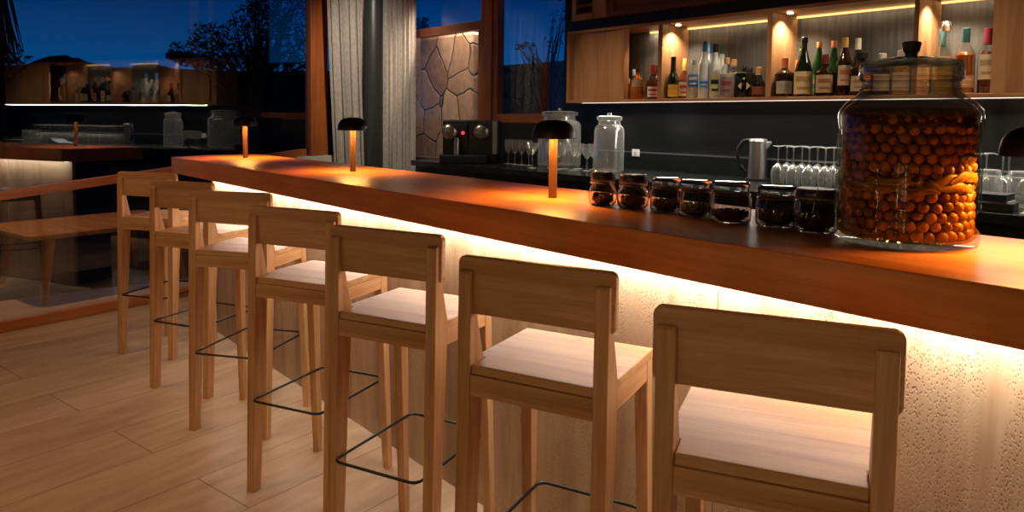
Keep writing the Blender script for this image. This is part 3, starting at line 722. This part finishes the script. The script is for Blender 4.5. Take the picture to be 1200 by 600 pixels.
cut = mk_glass('cut_crystal_glass', ([(0, 0), (.032, 0), (.032, .003), (.010, .006)], [(.006, .012), (.005, .070), (.007, .080)], [(0, .080), (.010, .083), (.026, .105), (.037, .145), (.042, .180)]), n=14)
wine = mk_glass('wine_glass', ([(0, .0), (.034, 0), (.034, .002), (.008, .006)], [(.004, .012), (.0035, .090), (.006, .098)], [(0, .098), (.010, .100), (.030, .120), (.039, .148), (.037, .185), (.033, .212)]))
def put(proto, used, x, y, label, cat, group, inv=False, h=0):
    o = proto if not used else copy_tree(proto)
    o.location = (x, y, ZC + (h if inv else 0))
    if inv: o.rotation_euler = (pi, 0, 0)
    tag(o, label, cat, group)
u = False
FL = ['champagne flute closest to the coffee machine', 'second champagne flute from the coffee machine', 'third champagne flute from the coffee machine', 'fourth champagne flute, beside the first martini glass']
for i, (x, y) in enumerate([(-4.335, 3.67), (-4.238, 3.655), (-4.165, 3.66), (-4.095, 3.67)]):
    put(flute, i > 0, x, y, FL[i], 'glass', 'champagne flutes on the back counter')
for i, (x, y) in enumerate([(-3.868, 3.50), (-3.69, 3.64), (-3.55, 3.595)]):
    put(coupe, i > 0, x, y, ['wide martini glass beside the flutes, left of the lamp stem', 'wide martini glass seen just left of the lamp stem', 'wide martini glass between cut glasses near the tall empty jar'][i], 'glass', 'martini glasses on the back counter')
for i, (x, y) in enumerate([(-3.79, 3.605), (-3.63, 3.72), (-3.66, 3.55), (-3.52, 3.76), (-3.455, 3.625)]):
    put(cut, i > 0, x, y, ['cut crystal glass left of the lamp stem among martini glasses', 'cut crystal glass at the back, just right of the lamp stem', 'cut crystal glass in front, right of the lamp stem', 'cut crystal glass at the back, near the wide jar', 'cut crystal glass closest to the tall empty jar'][i], 'glass', 'cut crystal glasses on the back counter')
k = 0
for rowi, (yy, n, x0_) in enumerate(((3.86, 16, -2.185), (3.965, 16, -2.190))):
    for i in range(n):
        put(wine, k > 0, x0_ + .092 * i, yy, ['clear wine glass standing upside down in the front row right of the kettle', 'clear wine glass standing upside down in the rear row right of the kettle'][rowi],
            'glass', ['front row of upturned wine glasses', 'rear row of upturned wine glasses'][rowi], inv=True, h=.2125); k += 1
# kettle
kt = empty('kettle', (-2.355, 3.93, ZC), radians(200)); tag(kt, 'brushed steel electric kettle with black handle left of the upturned glasses', 'kettle')
MB().lathe([(0, .012), (.056, .012), (.055, .03), (.053, .12), (.050, .225), (.0, .225)], 36).build('body', M_steel, kt, smooth=True)
MB().lathe([(0, .225), (.051, .225), (.053, .232), (.047, .246), (.0, .250)], 36).build('lid', plain('kettle_lid', (.55, .53, .50), .35, .8), kt, smooth=True)
MB().lathe([(0, 0), (.075, 0), (.073, .010), (0, .011)], 36).build('base', M_black, kt, smooth=True)
hd = MB().tube([(.045, 0, .240), (.085, 0, .232), (.112, 0, .19), (.118, 0, .14), (.105, 0, .09), (.075, 0, .05), (.055, 0, .04)], [.010, .012, .012, .012, .012, .011, .009], 10)
hd.build('handle', M_black, kt, smooth=True)
MB().hexa([(-.050, -.018, .18), (-.050, .018, .18), (-.078, .006, .225), (-.078, -.006, .225)], [(-.045, -.018, .228), (-.045, .018, .228), (-.072, .006, .235), (-.072, -.006, .235)]).build('spout', M_steel, kt, bev=.003)
# coffee machine
cm = empty('coffee_machine', (-4.64, 3.58, ZC), radians(45)); tag(cm, 'black coffee machine with two round chrome brewing heads by the stone wall', 'coffee machine')
MB().box(-.04, .19, -.14, .20, .0, .335).build('body', M_black, cm, bev=.012)
MB().box(.155, .192, -.145, .06, .07, .33).build('side_panel', plain('grey_side_panel', (.20, .195, .18), .45), cm, bev=.004)
MB().prism([(-.27, -.10), (-.25, -.20), (-.12, -.235), (.02, -.235), (.12, -.19), (.12, .0), (-.27, .0)], 0, .065).build('drip_tray', M_blackm, cm, bev=.008)
MB().box(-.24, -.03, -.12, .20, .055, .335).build('front_body', M_black, cm, bev=.012)
for dx in (-.180, .070):
    m = MB(); 
    m.lathe([(0, 0), (.054, 0), (.062, .008), (.058, .02), (.038, .034), (0, .036)], 32)
    m.v = [(v[0] + dx, -.15 - v[2], v[1] + .245) for v in m.v]
    o = m.build('brewing_head', M_steel, cm, smooth=True)
    MB().box(dx - .022, dx + .022, -.186, -.176, .240, .250).build('slot', M_black, o)
MB().box(-.155, -.045, -.152, -.10, .215, .30).build('panel', M_blackm, cm, bev=.005)
m = MB().lathe([(0, 0), (.012, 0), (.010, .004), (0, .005)], 16); m.v = [(v[0] - .075, -.152 - v[2], v[1] + .235) for v in m.v]; m.build('indicator_light', emit('red_glow', (1, .01, .03), 6), cm)
MB().lathe([(0, .065), (.022, .065), (.022, .17), (.016, .20), (0, .20)], 20, -.12, -.17).build('outlet', M_steel, cm, smooth=True)
# right end of the counter
cjr = []
def clipj(x, y, label, r=.06, h=.15):
    root = empty('storage_jar', (x, y, ZC)); tag(root, label, 'jar')
    pr = [(0, 0), (r * .93, 0), (r, .01), (r, h * .66), (r * .86, h * .74), (r * .86, h * .80)]
    inn = [(max(0, a - .003), b + (.006 if i < 3 else 0)) for i, (a, b) in enumerate(pr)][::-1]
    MB().lathe(pr + inn, 32).build('glass_body', M_stem, root, smooth=True)
    MB().lathe([(0, h * .82), (r * .9, h * .82), (r * .92, h * .9), (r * .85, h), (0, h)], 32).build('lid', M_stem, root, smooth=True)
    MB().tube([(r * .9 * cos(t), r * .9 * sin(t), h * .77) for t in [2 * pi * q / 24 for q in range(24)]], .0015, 6, closed=True).build('wire_clip', M_wire, root, smooth=True)
clipj(-1.085, 3.66, 'empty clip-top jar behind the black boxes at the right')
clipj(-.945, 3.66, 'empty clip-top jar at the right edge under the cut-off lamp shade')
M_pap = plain('paper', (.72, .72, .70), .7)
bx = tag(MB().box(-.10, .09, -.07, .07, 0, .033).build('black_box', M_blackm, None, bev=.002, loc=(-1.00, 3.43, ZC), rot=radians(8)), 'black flat box at the bottom of the small stack, right of the fruit jar', 'box', 'black boxes right of the fruit jar')
tag(MB().box(-.10, .08, -.06, .065, 0, .006).build('booklet', M_pap, None, loc=(-1.005, 3.43, ZC + .0335), rot=radians(5)), 'pale booklet between the two black flat boxes', 'booklet')
tag(MB().box(-.10, .08, -.065, .065, 0, .028).build('black_box', M_blackm, None, bev=.002, loc=(-1.01, 3.432, ZC + .040), rot=radians(3)), 'black flat box on top of the small stack, right of the fruit jar', 'box', 'black boxes right of the fruit jar')
tag(MB().box(-.11, .11, -.05, .06, 0, .006).build('paper_sheet', M_pap, None, loc=(-.76, 3.38, ZC + .0005), rot=radians(4)), 'white stack of paper lying on the worktop at the right edge', 'paper')
m = MB(); nn = 12; v = []
for i in range(nn + 1):
    for j in range(nn + 1):
        a, b = i / nn, j / nn; v.append((a * .22 - .11, b * .16 - .08, .004 + .055 * (a ** 1.5) * (1 - .3 * b) + .004 * sin(a * 9 + b * 5)))
m.add(v, [(i * (nn + 1) + j, (i + 1) * (nn + 1) + j, (i + 1) * (nn + 1) + j + 1, i * (nn + 1) + j + 1) for i in range(nn) for j in range(nn)])
cl = m.build('folded_cloth', plain('pale_blue_cloth', (.45, .55, .66), .9), None, smooth=True, loc=(-1.62, 3.62, ZC + .003), rot=radians(10))
so = cl.modifiers.new('s', 'SOLIDIFY'); so.thickness = .004; tag(cl, 'pale blue folded cloth on the worktop behind the last clip-top jar', 'cloth')
# wall socket on the splashback
so_ = empty('wall_socket', (-3.40, 4.073, 1.09)); tag(so_, 'small pale wall socket on the splashback right of the tall empty jar', 'socket')
MB().box(-.035, .035, -.008, .0, -.012, .040).build('plate', M_pap, so_, bev=.004)
MB().lathe([(0, 0), (.012, 0), (.012, .003), (0, .003)], 16).build('insert', plain('socket_insert', (.4, .4, .4), .5), so_, loc=(0, -.009, .012)).rotation_euler = (pi / 2, 0, 0)

# ------------------------------------------------------------------ bottles
def bmat(name, col, rough=.08, clear=False):
    if clear: return thin_glass(name, col, base=.10, edge=.8, power=2.0, rough=.04)
    return plain(name, col, rough, 0, .6)
B_dark = bmat('dark_green_bottle', (.012, .020, .008)); B_brown = bmat('dark_brown_bottle', (.030, .010, .004)); B_black = bmat('black_bottle', (.006, .006, .006))
B_green = bmat('green_bottle', (.012, .045, .010)); B_clear = bmat('clear_bottle', (.93, .95, .95), clear=True); B_frost = plain('frosted_bottle', (.58, .62, .64), .35)
B_red = bmat('red_bottle', (.16, .02, .012))
L_amber = plain('amber_spirit', (.42, .12, .015), .15); L_gold = plain('golden_spirit', (.62, .36, .06), .15); L_dark = plain('dark_red_spirit', (.09, .018, .008), .15); L_clear = plain('pale_spirit', (.55, .53, .40), .2); L_green = plain('pale_green_spirit', (.45, .50, .22), .2)
cc = {}
def colm(c, rough=.45):
    k = tuple(c)
    if k not in cc: cc[k] = plain('paint_%d' % len(cc), c, rough)
    return cc[k]
CREAM = (.62, .50, .33); WHITE = (.70, .69, .66); YEL = (.78, .46, .04); BLUE = (.04, .16, .55); RED = (.45, .03, .03); GREY = (.30, .31, .32); BLK = (.01, .01, .01); GOLD = (.62, .38, .08); CORK = (.50, .28, .12); TEAL = (.025, .085, .09); GRN = (.10, .45, .06); ORG = (.75, .20, .05); MAR = (.20, .04, .05)
ZS = 1.4765
def label_patch(m, r, sq, z0, z1, arc=1.15, grow=1.02, cen=None, n=24):
    """label wrapped on the camera side of the bottle"""
    cen = cen if cen is not None else -pi / 2
    v = []; k = 12
    for i in range(k + 1):
        a = cen - arc + 2 * arc * i / k; c, d = cos(a), sin(a); rr = r * grow
        if sq > 0:
            e = 2.0 / (2.0 + 8 * sq); q = (abs(c) ** (2 / e) + abs(d) ** (2 / e)) ** (-e / 2); rr *= q
        v += [(rr * c, rr * d, z0), (rr * c, rr * d, z1)]
    m.add(v, [(2 * i, 2 * i + 2, 2 * i + 3, 2 * i + 1) for i in range(k)])
def bottle(x, y, r, h, shoulder, neck_r, mat_b, cap, label, text, sq=0.0, liquid=None, cap_h=.04, stripe=None, lz=(.12, .52), arc=1.15, necklab=None, cap_r=None, kind='bottle', drop=.06):
    root = empty(kind, (x, y, ZS), radians(-15) if sq else 0); tag(root, text, 'bottle')
    hb = shoulder * h; cr = cap_r or neck_r * 1.12
    pr = [(0, 0), (r * .92, 0), (r, .006), (r, hb), (r * .93, hb + drop * .22), (r * .62, hb + drop * .62), (neck_r * 1.1, hb + drop), (neck_r, hb + drop + .01), (neck_r, h - cap_h), (0, h - cap_h)]
    m = MB(); 
    if sq: 
        m.lathe(pr[:5], 24, sq=sq); n0 = len(m.v); 
        m2 = MB().lathe(pr[4:], 24, sq=sq * .0)
        # blend ring
        a0 = m.v[-24:]; b0 = m2.v[:24]
        m = MB(); m.lathe(pr[:5], 24, sq=sq); m.lathe([(r * .93, hb + drop * .22), (r * .62, hb + drop * .62)], 24, sq=sq * .3)
        m = MB()
        vs = []
        def ring(rr, zz, s):
            out = []
            for k in range(24):
                a = 2 * pi * k / 24 + pi / 24; c, d = cos(a), sin(a); q = 1
                if s > 0:
                    e = 2.0 / (2.0 + 8 * s); q = (abs(c) ** (2 / e) + abs(d) ** (2 / e)) ** (-e / 2)
                out.append((rr * q * c, rr * q * d, zz))
            return out
        rings = [ring(.001, 0, 0)] + [ring(a, b, sq if i < 4 else (sq * .6 if i == 4 else (sq * .2 if i == 5 else 0))) for i, (a, b) in enumerate([(r * .92, 0), (r, .006), (r, hb)] + pr[4:-1], 1)] + [ring(.001, h - cap_h, 0)]
        for rg in rings: vs += rg
        m.add(vs, [(i * 24 + k, (i + 1) * 24 + k, (i + 1) * 24 + (k + 1) % 24, i * 24 + (k + 1) % 24) for i in range(len(rings) - 1) for k in range(24)])
    else: m.lathe(pr, 28)
    m.build('glass_body', mat_b, root, smooth=True)
    if liquid:
        lm = MB(); rr = r * .93; top_ = hb * 0.98
        if sq:
            vs = []
            for q_, z_ in ((.001, .006), (rr, .006), (rr, top_), (.001, top_)):
                for k in range(24):
                    a = 2 * pi * k / 24 + pi / 24; c, d = cos(a), sin(a); e = 2.0 / (2.0 + 8 * sq); q = (abs(c) ** (2 / e) + abs(d) ** (2 / e)) ** (-e / 2)
                    vs.append((q_ * q * c, q_ * q * d, z_))
            lm.add(vs, [(i * 24 + k, (i + 1) * 24 + k, (i + 1) * 24 + (k + 1) % 24, i * 24 + (k + 1) % 24) for i in range(3) for k in range(24)])
        else: lm.lathe([(0, .006), (rr, .006), (rr, top_), (rr * .7, top_ + drop * .3), (0, top_ + drop * .3)], 28)
        lm.build('liquid', liquid, root, smooth=True)
    MB().lathe([(0, h - cap_h - .002), (cr, h - cap_h - .002), (cr, h - .002), (cr * .9, h), (0, h)], 20).build('cap', colm(cap), root, smooth=True)
    if necklab: 
        MB().lathe([(neck_r * 1.04, hb + drop + .012), (neck_r * 1.04, h - cap_h - .004)], 20).build('neck_band', colm(necklab), root, smooth=True)
    if label:
        cen = atan2(-y, -x) - (radians(-15) if sq else 0)
        m = MB(); label_patch(m, r, sq, lz[0] * h, lz[1] * h, arc, 1.015, cen); o = m.build('label', colm(label, .6), root, smooth=True)
        if stripe:
            m = MB(); zz = (lz[0] + lz[1]) / 2 * h; w_ = (lz[1] - lz[0]) * h * .14
            label_patch(m, r, sq, zz + w_ * .3, zz + w_ * 2.0, arc * .7, 1.03, cen); m.build('label_print', colm(stripe, .6), o, smooth=True)
            m = MB(); label_patch(m, r, sq, zz - w_ * 2.2, zz - w_ * 1.3, arc * .55, 1.03, cen); m.build('label_print', colm(stripe, .6), o, smooth=True)
    return root
# first compartment
bottle(-3.155, 3.990, .034, .226, .55, .014, L_dark, BLK, WHITE, 'dark bottle behind the red-capped one in the leftmost compartment', lz=(.2, .45), stripe=RED)
bottle(-3.485, 4.000, .028, .255, .55, .012, B_brown, RED, None, 'red-capped bottle half hidden at the left end of the leftmost compartment')
bottle(-3.360, 3.900, .030, .222, .52, .013, L_dark, BLK, (.25, .25, .25), 'dark bottle with clear neck, left in the leftmost compartment', lz=(.5, .66))
bottle(-3.391, 4.020, .027, .215, .55, .012, B_clear, GREY, None, 'small grey-capped bottle at the back of the leftmost compartment', liquid=L_amber)
bottle(-3.231, 3.870, .047, .222, .42, .014, L_amber, BLK, (.45, .30, .22), 'wide amber brandy bottle with black cap in the leftmost compartment', lz=(.38, .60), arc=.8, drop=.07)
bottle(-3.110, 3.880, .037, .226, .42, .014, L_dark, RED, WHITE, 'squat red-capped bottle with white label, right in the leftmost compartment', sq=.5, lz=(.06, .36), stripe=RED, cap_h=.05, necklab=(.5, .25, .2))
# second compartment
bottle(-2.946, 3.880, .034, .270, .48, .015, B_dark, BLK, YEL, 'tall black-necked bottle with yellow label, first in the second compartment', lz=(.05, .34), stripe=GOLD, cap_h=.09)
bottle(-2.917, 3.960, .037, .260, .45, .013, L_dark, GOLD, CREAM, 'gold-capped bottle with cream label beside the yellow-labelled one', sq=.5, lz=(.07, .42), stripe=RED, cap_h=.075)
bottle(-2.805, 3.900, .034, .244, .58, .013, B_clear, GREY, BLUE, 'clear square bottle with blue design, left of the blue-capped vodkas', sq=.5, liquid=L_clear, lz=(.30, .62), stripe=WHITE, cap_h=.03)
bottle(-2.712, 3.880, .034, .350, .58, .014, B_frost, BLUE, (.35, .50, .68), 'frosted tall bottle with blue cap, front one of the two', lz=(.16, .34), stripe=BLUE, cap_h=.06)
bottle(-2.749, 4.000, .036, .350, .58, .014, B_frost, (.08, .30, .65), None, 'frosted tall bottle with lighter blue cap, behind the front one', cap_h=.06)
bottle(-2.646, 3.900, .031, .332, .60, .015, B_frost, BLK, (.60, .56, .30), 'frosted bottle with black cap and dark emblem in the second compartment', lz=(.06, .42), stripe=BLK, cap_h=.05)
bottle(-2.665, 4.000, .034, .330, .60, .015, B_frost, (.03, .10, .08), None, 'frosted bottle with dark green cap at the back of the second compartment', cap_h=.05)
bottle(-2.544, 3.870, .042, .240, .60, .015, B_clear, CORK, (.22, .16, .17), 'clear round-shouldered bottle with cork and maroon label', sq=.25, liquid=L_clear, lz=(.06, .52), stripe=MAR, cap_h=.035, arc=1.0)
bottle(-2.579, 4.000, .032, .242, .60, .016, B_clear, CORK, None, 'clear corked bottle behind the black square one', liquid=L_clear, cap_h=.045)
bottle(-2.455, 3.920, .043, .192, .74, .013, B_black, BLK, None, 'squat black square bottle with pale diamond label', sq=.8, cap_h=.02, drop=.02)
bottle(-2.490, 4.035, .036, .190, .74, .013, B_black, BLK, None, 'squat black bottle behind the one with the diamond label', sq=.8, cap_h=.02, drop=.02)
bottle(-2.348, 3.900, .040, .178, .42, .016, B_black, GOLD, (.20, .06, .03), 'round gold-capped bottle at the right end of the second compartment', lz=(.1, .36), cap_h=.035, necklab=WHITE, drop=.045)
# diamond label
dl = bpy.data.objects.get('bottle')
for o in [q for q in COL.objects if q.get('label') == 'squat black square bottle with pale diamond label']:
    m = MB(); cen = atan2(-3.92, 2.455) + radians(15); c = Vector((cos(cen), sin(cen), 0)); t = Vector((-sin(cen), cos(cen), 0))
    k = .0465; P = c * k; s_ = .036
    m.add([P - t * s_ + Vector((0, 0, .07)), P + Vector((0, 0, .07 - s_)), P + t * s_ + Vector((0, 0, .07)), P + Vector((0, 0, .07 + s_))], [(0, 1, 2, 3)])
    dd = m.build('label', colm((.55, .45, .36)), o); ss = dd.modifiers.new('s', 'SOLIDIFY'); ss.thickness = .001
# third compartment
bottle(-2.166, 3.865, .042, .218, .58, .016, B_brown, ORG, (.45, .38, .26), 'dark square bottle with orange cork, first in the third compartment', sq=.7, lz=(.08, .40), stripe=GREY, cap_h=.055, drop=.03)
bottle(-2.175, 4.030, .036, .215, .58, .016, B_brown, ORG, None, 'dark bottle with orange cork behind the first of the third compartment', sq=.7, cap_h=.055, drop=.03)
bottle(-2.113, 3.955, .037, .308, .42, .013, B_dark, BLK, (.50, .12, .10), 'green-necked wine bottle with red label behind the large cream label', lz=(.1, .36), cap_h=.03, necklab=GRN, drop=.12)
bottle(-2.056, 3.870, .050, .325, .34, .015, B_dark, BLK, (.68, .54, .30), 'large dark bottle with big cream label in the third compartment', lz=(.04, .42), stripe=(.45, .25, .08), cap_h=.03, necklab=(.05, .03, .02), drop=.14, arc=1.25)
bottle(-2.022, 3.970, .036, .305, .45, .013, B_green, ORG, GRN, 'green bottle with orange cap and bright green label, left one', lz=(.04, .40), stripe=WHITE, cap_h=.03, necklab=(.5, .18, .08), drop=.12)
bottle(-1.930, 3.860, .043, .225, .55, .016, B_brown, (.20, .03, .02), (.55, .36, .20), 'dark short bottle with red-brown cap and tan label', lz=(.08, .50), sq=.3, stripe=(.3, .12, .06), cap_h=.05, drop=.03)
bottle(-1.952, 4.000, .035, .308, .45, .013, B_green, ORG, None, 'green bottle with orange cap behind the short red-brown capped one', cap_h=.03, necklab=(.5, .18, .08), drop=.12)
bottle(-1.843, 3.900, .043, .310, .50, .014, B_brown, GOLD, (.70, .60, .50), 'gold-capped brown cream liqueur bottle with white and orange label', lz=(.18, .52), stripe=ORG, cap_h=.05, drop=.09, arc=.8)
bottle(-1.825, 4.010, .036, .314, .50, .014, B_dark, WHITE, None, 'white-capped tall bottle behind the squat black-capped one', cap_h=.06, drop=.09)
bottle(-1.745, 3.880, .046, .225, .62, .020, B_brown, BLK, (.55, .42, .22), 'squat square bottle with wide black cap and tan label', sq=.7, lz=(.10, .45), stripe=(.35, .22, .10), cap_h=.03, drop=.03, cap_r=.030)
bottle(-1.650, 3.900, .040, .215, .62, .018, B_brown, WHITE, CREAM, 'pale-capped short bottle behind the big jar lid, left one', lz=(.1, .5), cap_h=.03, drop=.03)
bottle(-1.555, 3.900, .040, .225, .62, .018, B_clear, WHITE, CREAM, 'pale-capped short bottle behind the big jar lid, right one', liquid=L_gold, lz=(.1, .5), cap_h=.03, drop=.03)
# fourth compartment
bottle(-1.400, 3.980, .042, .330, .50, .015, B_clear, TEAL, (.10, .22, .18), 'pale green spirit bottle with teal neck foil', liquid=L_green, lz=(.06, .30), stripe=CREAM, cap_h=.09, drop=.08)
bottle(-1.352, 3.880, .040, .325, .46, .015, B_clear, (.55, .35, .2), None, 'swing-top bottle of golden liquid in the rightmost compartment', liquid=L_gold, cap_h=.02, drop=.12)
bottle(-1.272, 3.910, .043, .312, .60, .016, B_clear, TEAL, (.62, .30, .12), 'amber whisky bottle with dark cap, second from the right', liquid=L_amber, lz=(.10, .28), stripe=CREAM, cap_h=.065, drop=.05)
bottle(-1.190, 3.945, .038, .308, .62, .016, B_clear, (.20, .015, .03), (.60, .50, .34), 'dark spirit bottle with wine-red wax neck at the right end', liquid=L_dark, lz=(.22, .60), stripe=(.35, .25, .14), cap_h=.075, drop=.04)
for o in [q for q in COL.objects if q.get('label', '').startswith('swing-top')]:
    w = MB(); w.tube([(.017, 0, .295), (.026, 0, .318), (.020, 0, .345), (0, 0, .350), (-.020, 0, .345), (-.026, 0, .318), (-.017, 0, .295)], .0018, 6); w.build('wire_clip', M_wire, o, smooth=True)
    MB().lathe([(0, .322), (.014, .322), (.016, .332), (.010, .345), (0, .346)], 16).build('stopper', colm(WHITE), o, smooth=True)

# ------------------------------------------------------------------ curtains
def curtain(name, y0t, y1t, y0b, y1b, offn, folds, amp, mt, label, z0=.01, z1=2.62):
    m = MB(); nu, nv = folds * 12, 14; v = []
    nx, ny = cos(WA), sin(WA)
    for j in range(nv + 1):
        t = j / nv; z = z1 + (z0 - z1) * t; ya = y0t + (y0b - y0t) * t ** 1.3; yb_ = y1t + (y1b - y1t) * t ** 1.3
        for i in range(nu + 1):
            s = i / nu; y = ya + (yb_ - ya) * s
            ph = s * folds * 2 * pi + .5 * sin(s * 9 + t * 1.5)
            w = amp * (sin(ph) + .35 * sin(2.3 * ph + 1 + t)) * (.8 + .4 * t)
            xb = w1x(y); d = offn + w; v.append((xb + nx * d, y + ny * d * 0 + .010 * sin(ph * 1.7), z))
    m.add(v, [(j * (nu + 1) + i, j * (nu + 1) + i + 1, (j + 1) * (nu + 1) + i + 1, (j + 1) * (nu + 1) + i) for j in range(nv) for i in range(nu)])
    o = m.build(name, mt, None, smooth=False)
    for pl in o.data.polygons: pl.use_smooth = True
    so = o.modifiers.new('s', 'SOLIDIFY'); so.thickness = .003
    return tag(o, label, 'curtain', 'grey linen curtains in the corner')
curtain('curtain', 2.90, 3.36, 3.02, 3.47, .09, 7, .022, M_linen, 'light grey linen curtain left of the dark round column')
curtain('curtain', 3.53, 4.01, 3.53, 4.01, .05, 8, .020, M_linen, 'grey linen curtain right of the dark round column, beside the stone wall')

# ------------------------------------------------------------------ lights
def area(name, loc, sx, sy_, power, col, rot=(0, 0, 0), spread=180):
    l = bpy.data.lights.new(name, 'AREA'); l.shape = 'RECTANGLE'; l.size = sx; l.size_y = sy_; l.energy = power; l.color = col; l.spread = radians(spread)
    o = bpy.data.objects.new(name, l); COL.objects.link(o); o.location = loc; o.rotation_euler = rot; return o
def spot(name, loc, tgt, power, col, ang, blend=.6, size=.03):
    l = bpy.data.lights.new(name, 'SPOT'); l.energy = power; l.color = col; l.spot_size = radians(ang); l.spot_blend = blend; l.shadow_soft_size = size
    o = bpy.data.objects.new(name, l); COL.objects.link(o); o.location = loc
    o.rotation_euler = (Vector(tgt) - Vector(loc)).to_track_quat('-Z', 'Y').to_euler(); return o
WARM = (1, .59, .28)
area('bar_led', (-1.55, 1.50, .966), 6.1, .02, 25, (1, .89, .76), (radians(22), 0, 0))
area('shelf_led', (-2.0, YB + .02, 1.447), 3.4, .012, 16, (1, .92, .80), (radians(-12), 0, 0))
for xx, (a, b) in zip((-2.93, -2.163, -1.391), ((-2.985, -2.25), (-2.218, -1.469), (-1.446, -1.141))):
    spot('niche_spot', (a + .055, 3.90, 1.938), (a + .06, 3.94, 1.3), 17, (1, .82, .56), 125, .8, .012)
    spot('niche_spot', (b - .10, 3.86, 1.938), (b - .2, 3.96, 1.3), 5, (1, .80, .56), 125, .8, .012)
for a, b in ((-3.298, -3.021), (-2.983, -2.252), (-2.216, -1.471), (-1.444, -1.143)):
    area('niche_led', ((a + b) / 2, 4.05, 1.936), b - a - .02, .012, (.45 if a > -3.2 else 2.4) * (b - a), (1, .74, .48), (radians(20), 0, 0))
spot('niche_spot', (-3.2, 3.95, 1.938), (-3.2, 3.97, 1.3), 7, (1, .74, .44), 110, .8, .012)
# recessed ceiling lights over the guest side
def downlight(x, y, power, label, ang=95, tgt=None, col=WARM):
    root = empty('ceiling_light', (x, y, 2.70)); tag(root, label, 'ceiling light')
    MB().lathe([(.035, -.003), (.048, -.003), (.048, 0), (.035, 0)], 24).build('trim_ring', M_black, root)
    spot('ceiling_light_beam', (x, y, 2.68), tgt or (x, y, 0), power, col, ang, .9, .04)
downlight(-1.0, -1.0, 92, 'recessed ceiling light over the guest side near the camera')
downlight(-2.8, -.3, 78, 'recessed ceiling light over the middle of the room')
downlight(-4.3, 1.2 - 1.0, 52, 'recessed ceiling light near the side window')
downlight(-4.6, 2.9, 115, 'recessed ceiling light washing the curtains', 70, (-6.0, 3.5, 1.5), (1, .82, .64))
downlight(-.2, .3, 16, 'recessed ceiling light behind the closest stool')
for i, xx in enumerate((-3.4, -2.2, -1.0)):  # unseen fill lights, added to brighten shelf front and bottles
    downlight(xx, 2.70, 62, ['added fill light over the far end of the work aisle', 'added fill light over the middle of the work aisle', 'added fill light over the near end of the work aisle'][i], 66, (xx - .05, 3.60, 1.0), (1, .74, .48))
downlight(-4.55, 2.35, 45, 'added fill light over the coffee machine', 50, (-4.55, 3.6, 1.1), (1, .78, .56))  # unseen, added to brighten the coffee machine
spot('terrace_fill', (-6.3, .6, 2.5), (-6.5, 1.2, .3), 90, (1, .60, .30), 90, .8, .05)  # unseen spot added to lift the low table outside
# wall lights behind the viewer
for (xx, za, lab) in ((-2.94, .40, 'vertical strip light on the wall, nearest the side window'), (.17, .33, 'long vertical strip light on the wall, middle of the three close ones'), (.83, .82, 'short vertical strip light on the wall'), (1.34, .5, 'vertical strip light on the wall, nearest the far corner')):
    o = MB().box(-.02, .02, 0, .02, za, 1.30).build('wall_lamp', emit('strip_glow', (1, .74, .38), 45), None, loc=(xx, -3.495, 0)); tag(o, lab, 'wall light')
# outside wall light on the stone
spot('stone_wall_light', (-5.75, 4.30, 2.66), (-6.0, 4.42, 1.4), 150, (1, .76, .56), 120, .8, .05)
spot('garden_light', (-4.6, 5.5, 2.4), (-5.6, 9.6, 1.2), 140, (1, .68, .42), 110, .9, .1)

# ------------------------------------------------------------------ dusk sky
w = bpy.data.worlds.new('dusk'); S.world = w; w.use_nodes = True; nt = w.node_tree; bg = nt.nodes['Background']
tc = N(nt, 'ShaderNodeTexCoord'); sp = N(nt, 'ShaderNodeSeparateXYZ'); nt.links.new(tc.outputs['Generated'], sp.inputs[0])
r = ramp(nt, [(.0, (.003, .09, .28)), (.055, (.001, .080, .28)), (.16, (.0005, .024, .13)), (.5, (.001, .012, .06))]); nt.links.new(sp.outputs['Z'], r.inputs[0]); nt.links.new(r.outputs[0], bg.inputs['Color'])
bg.inputs['Strength'].default_value = 1.0
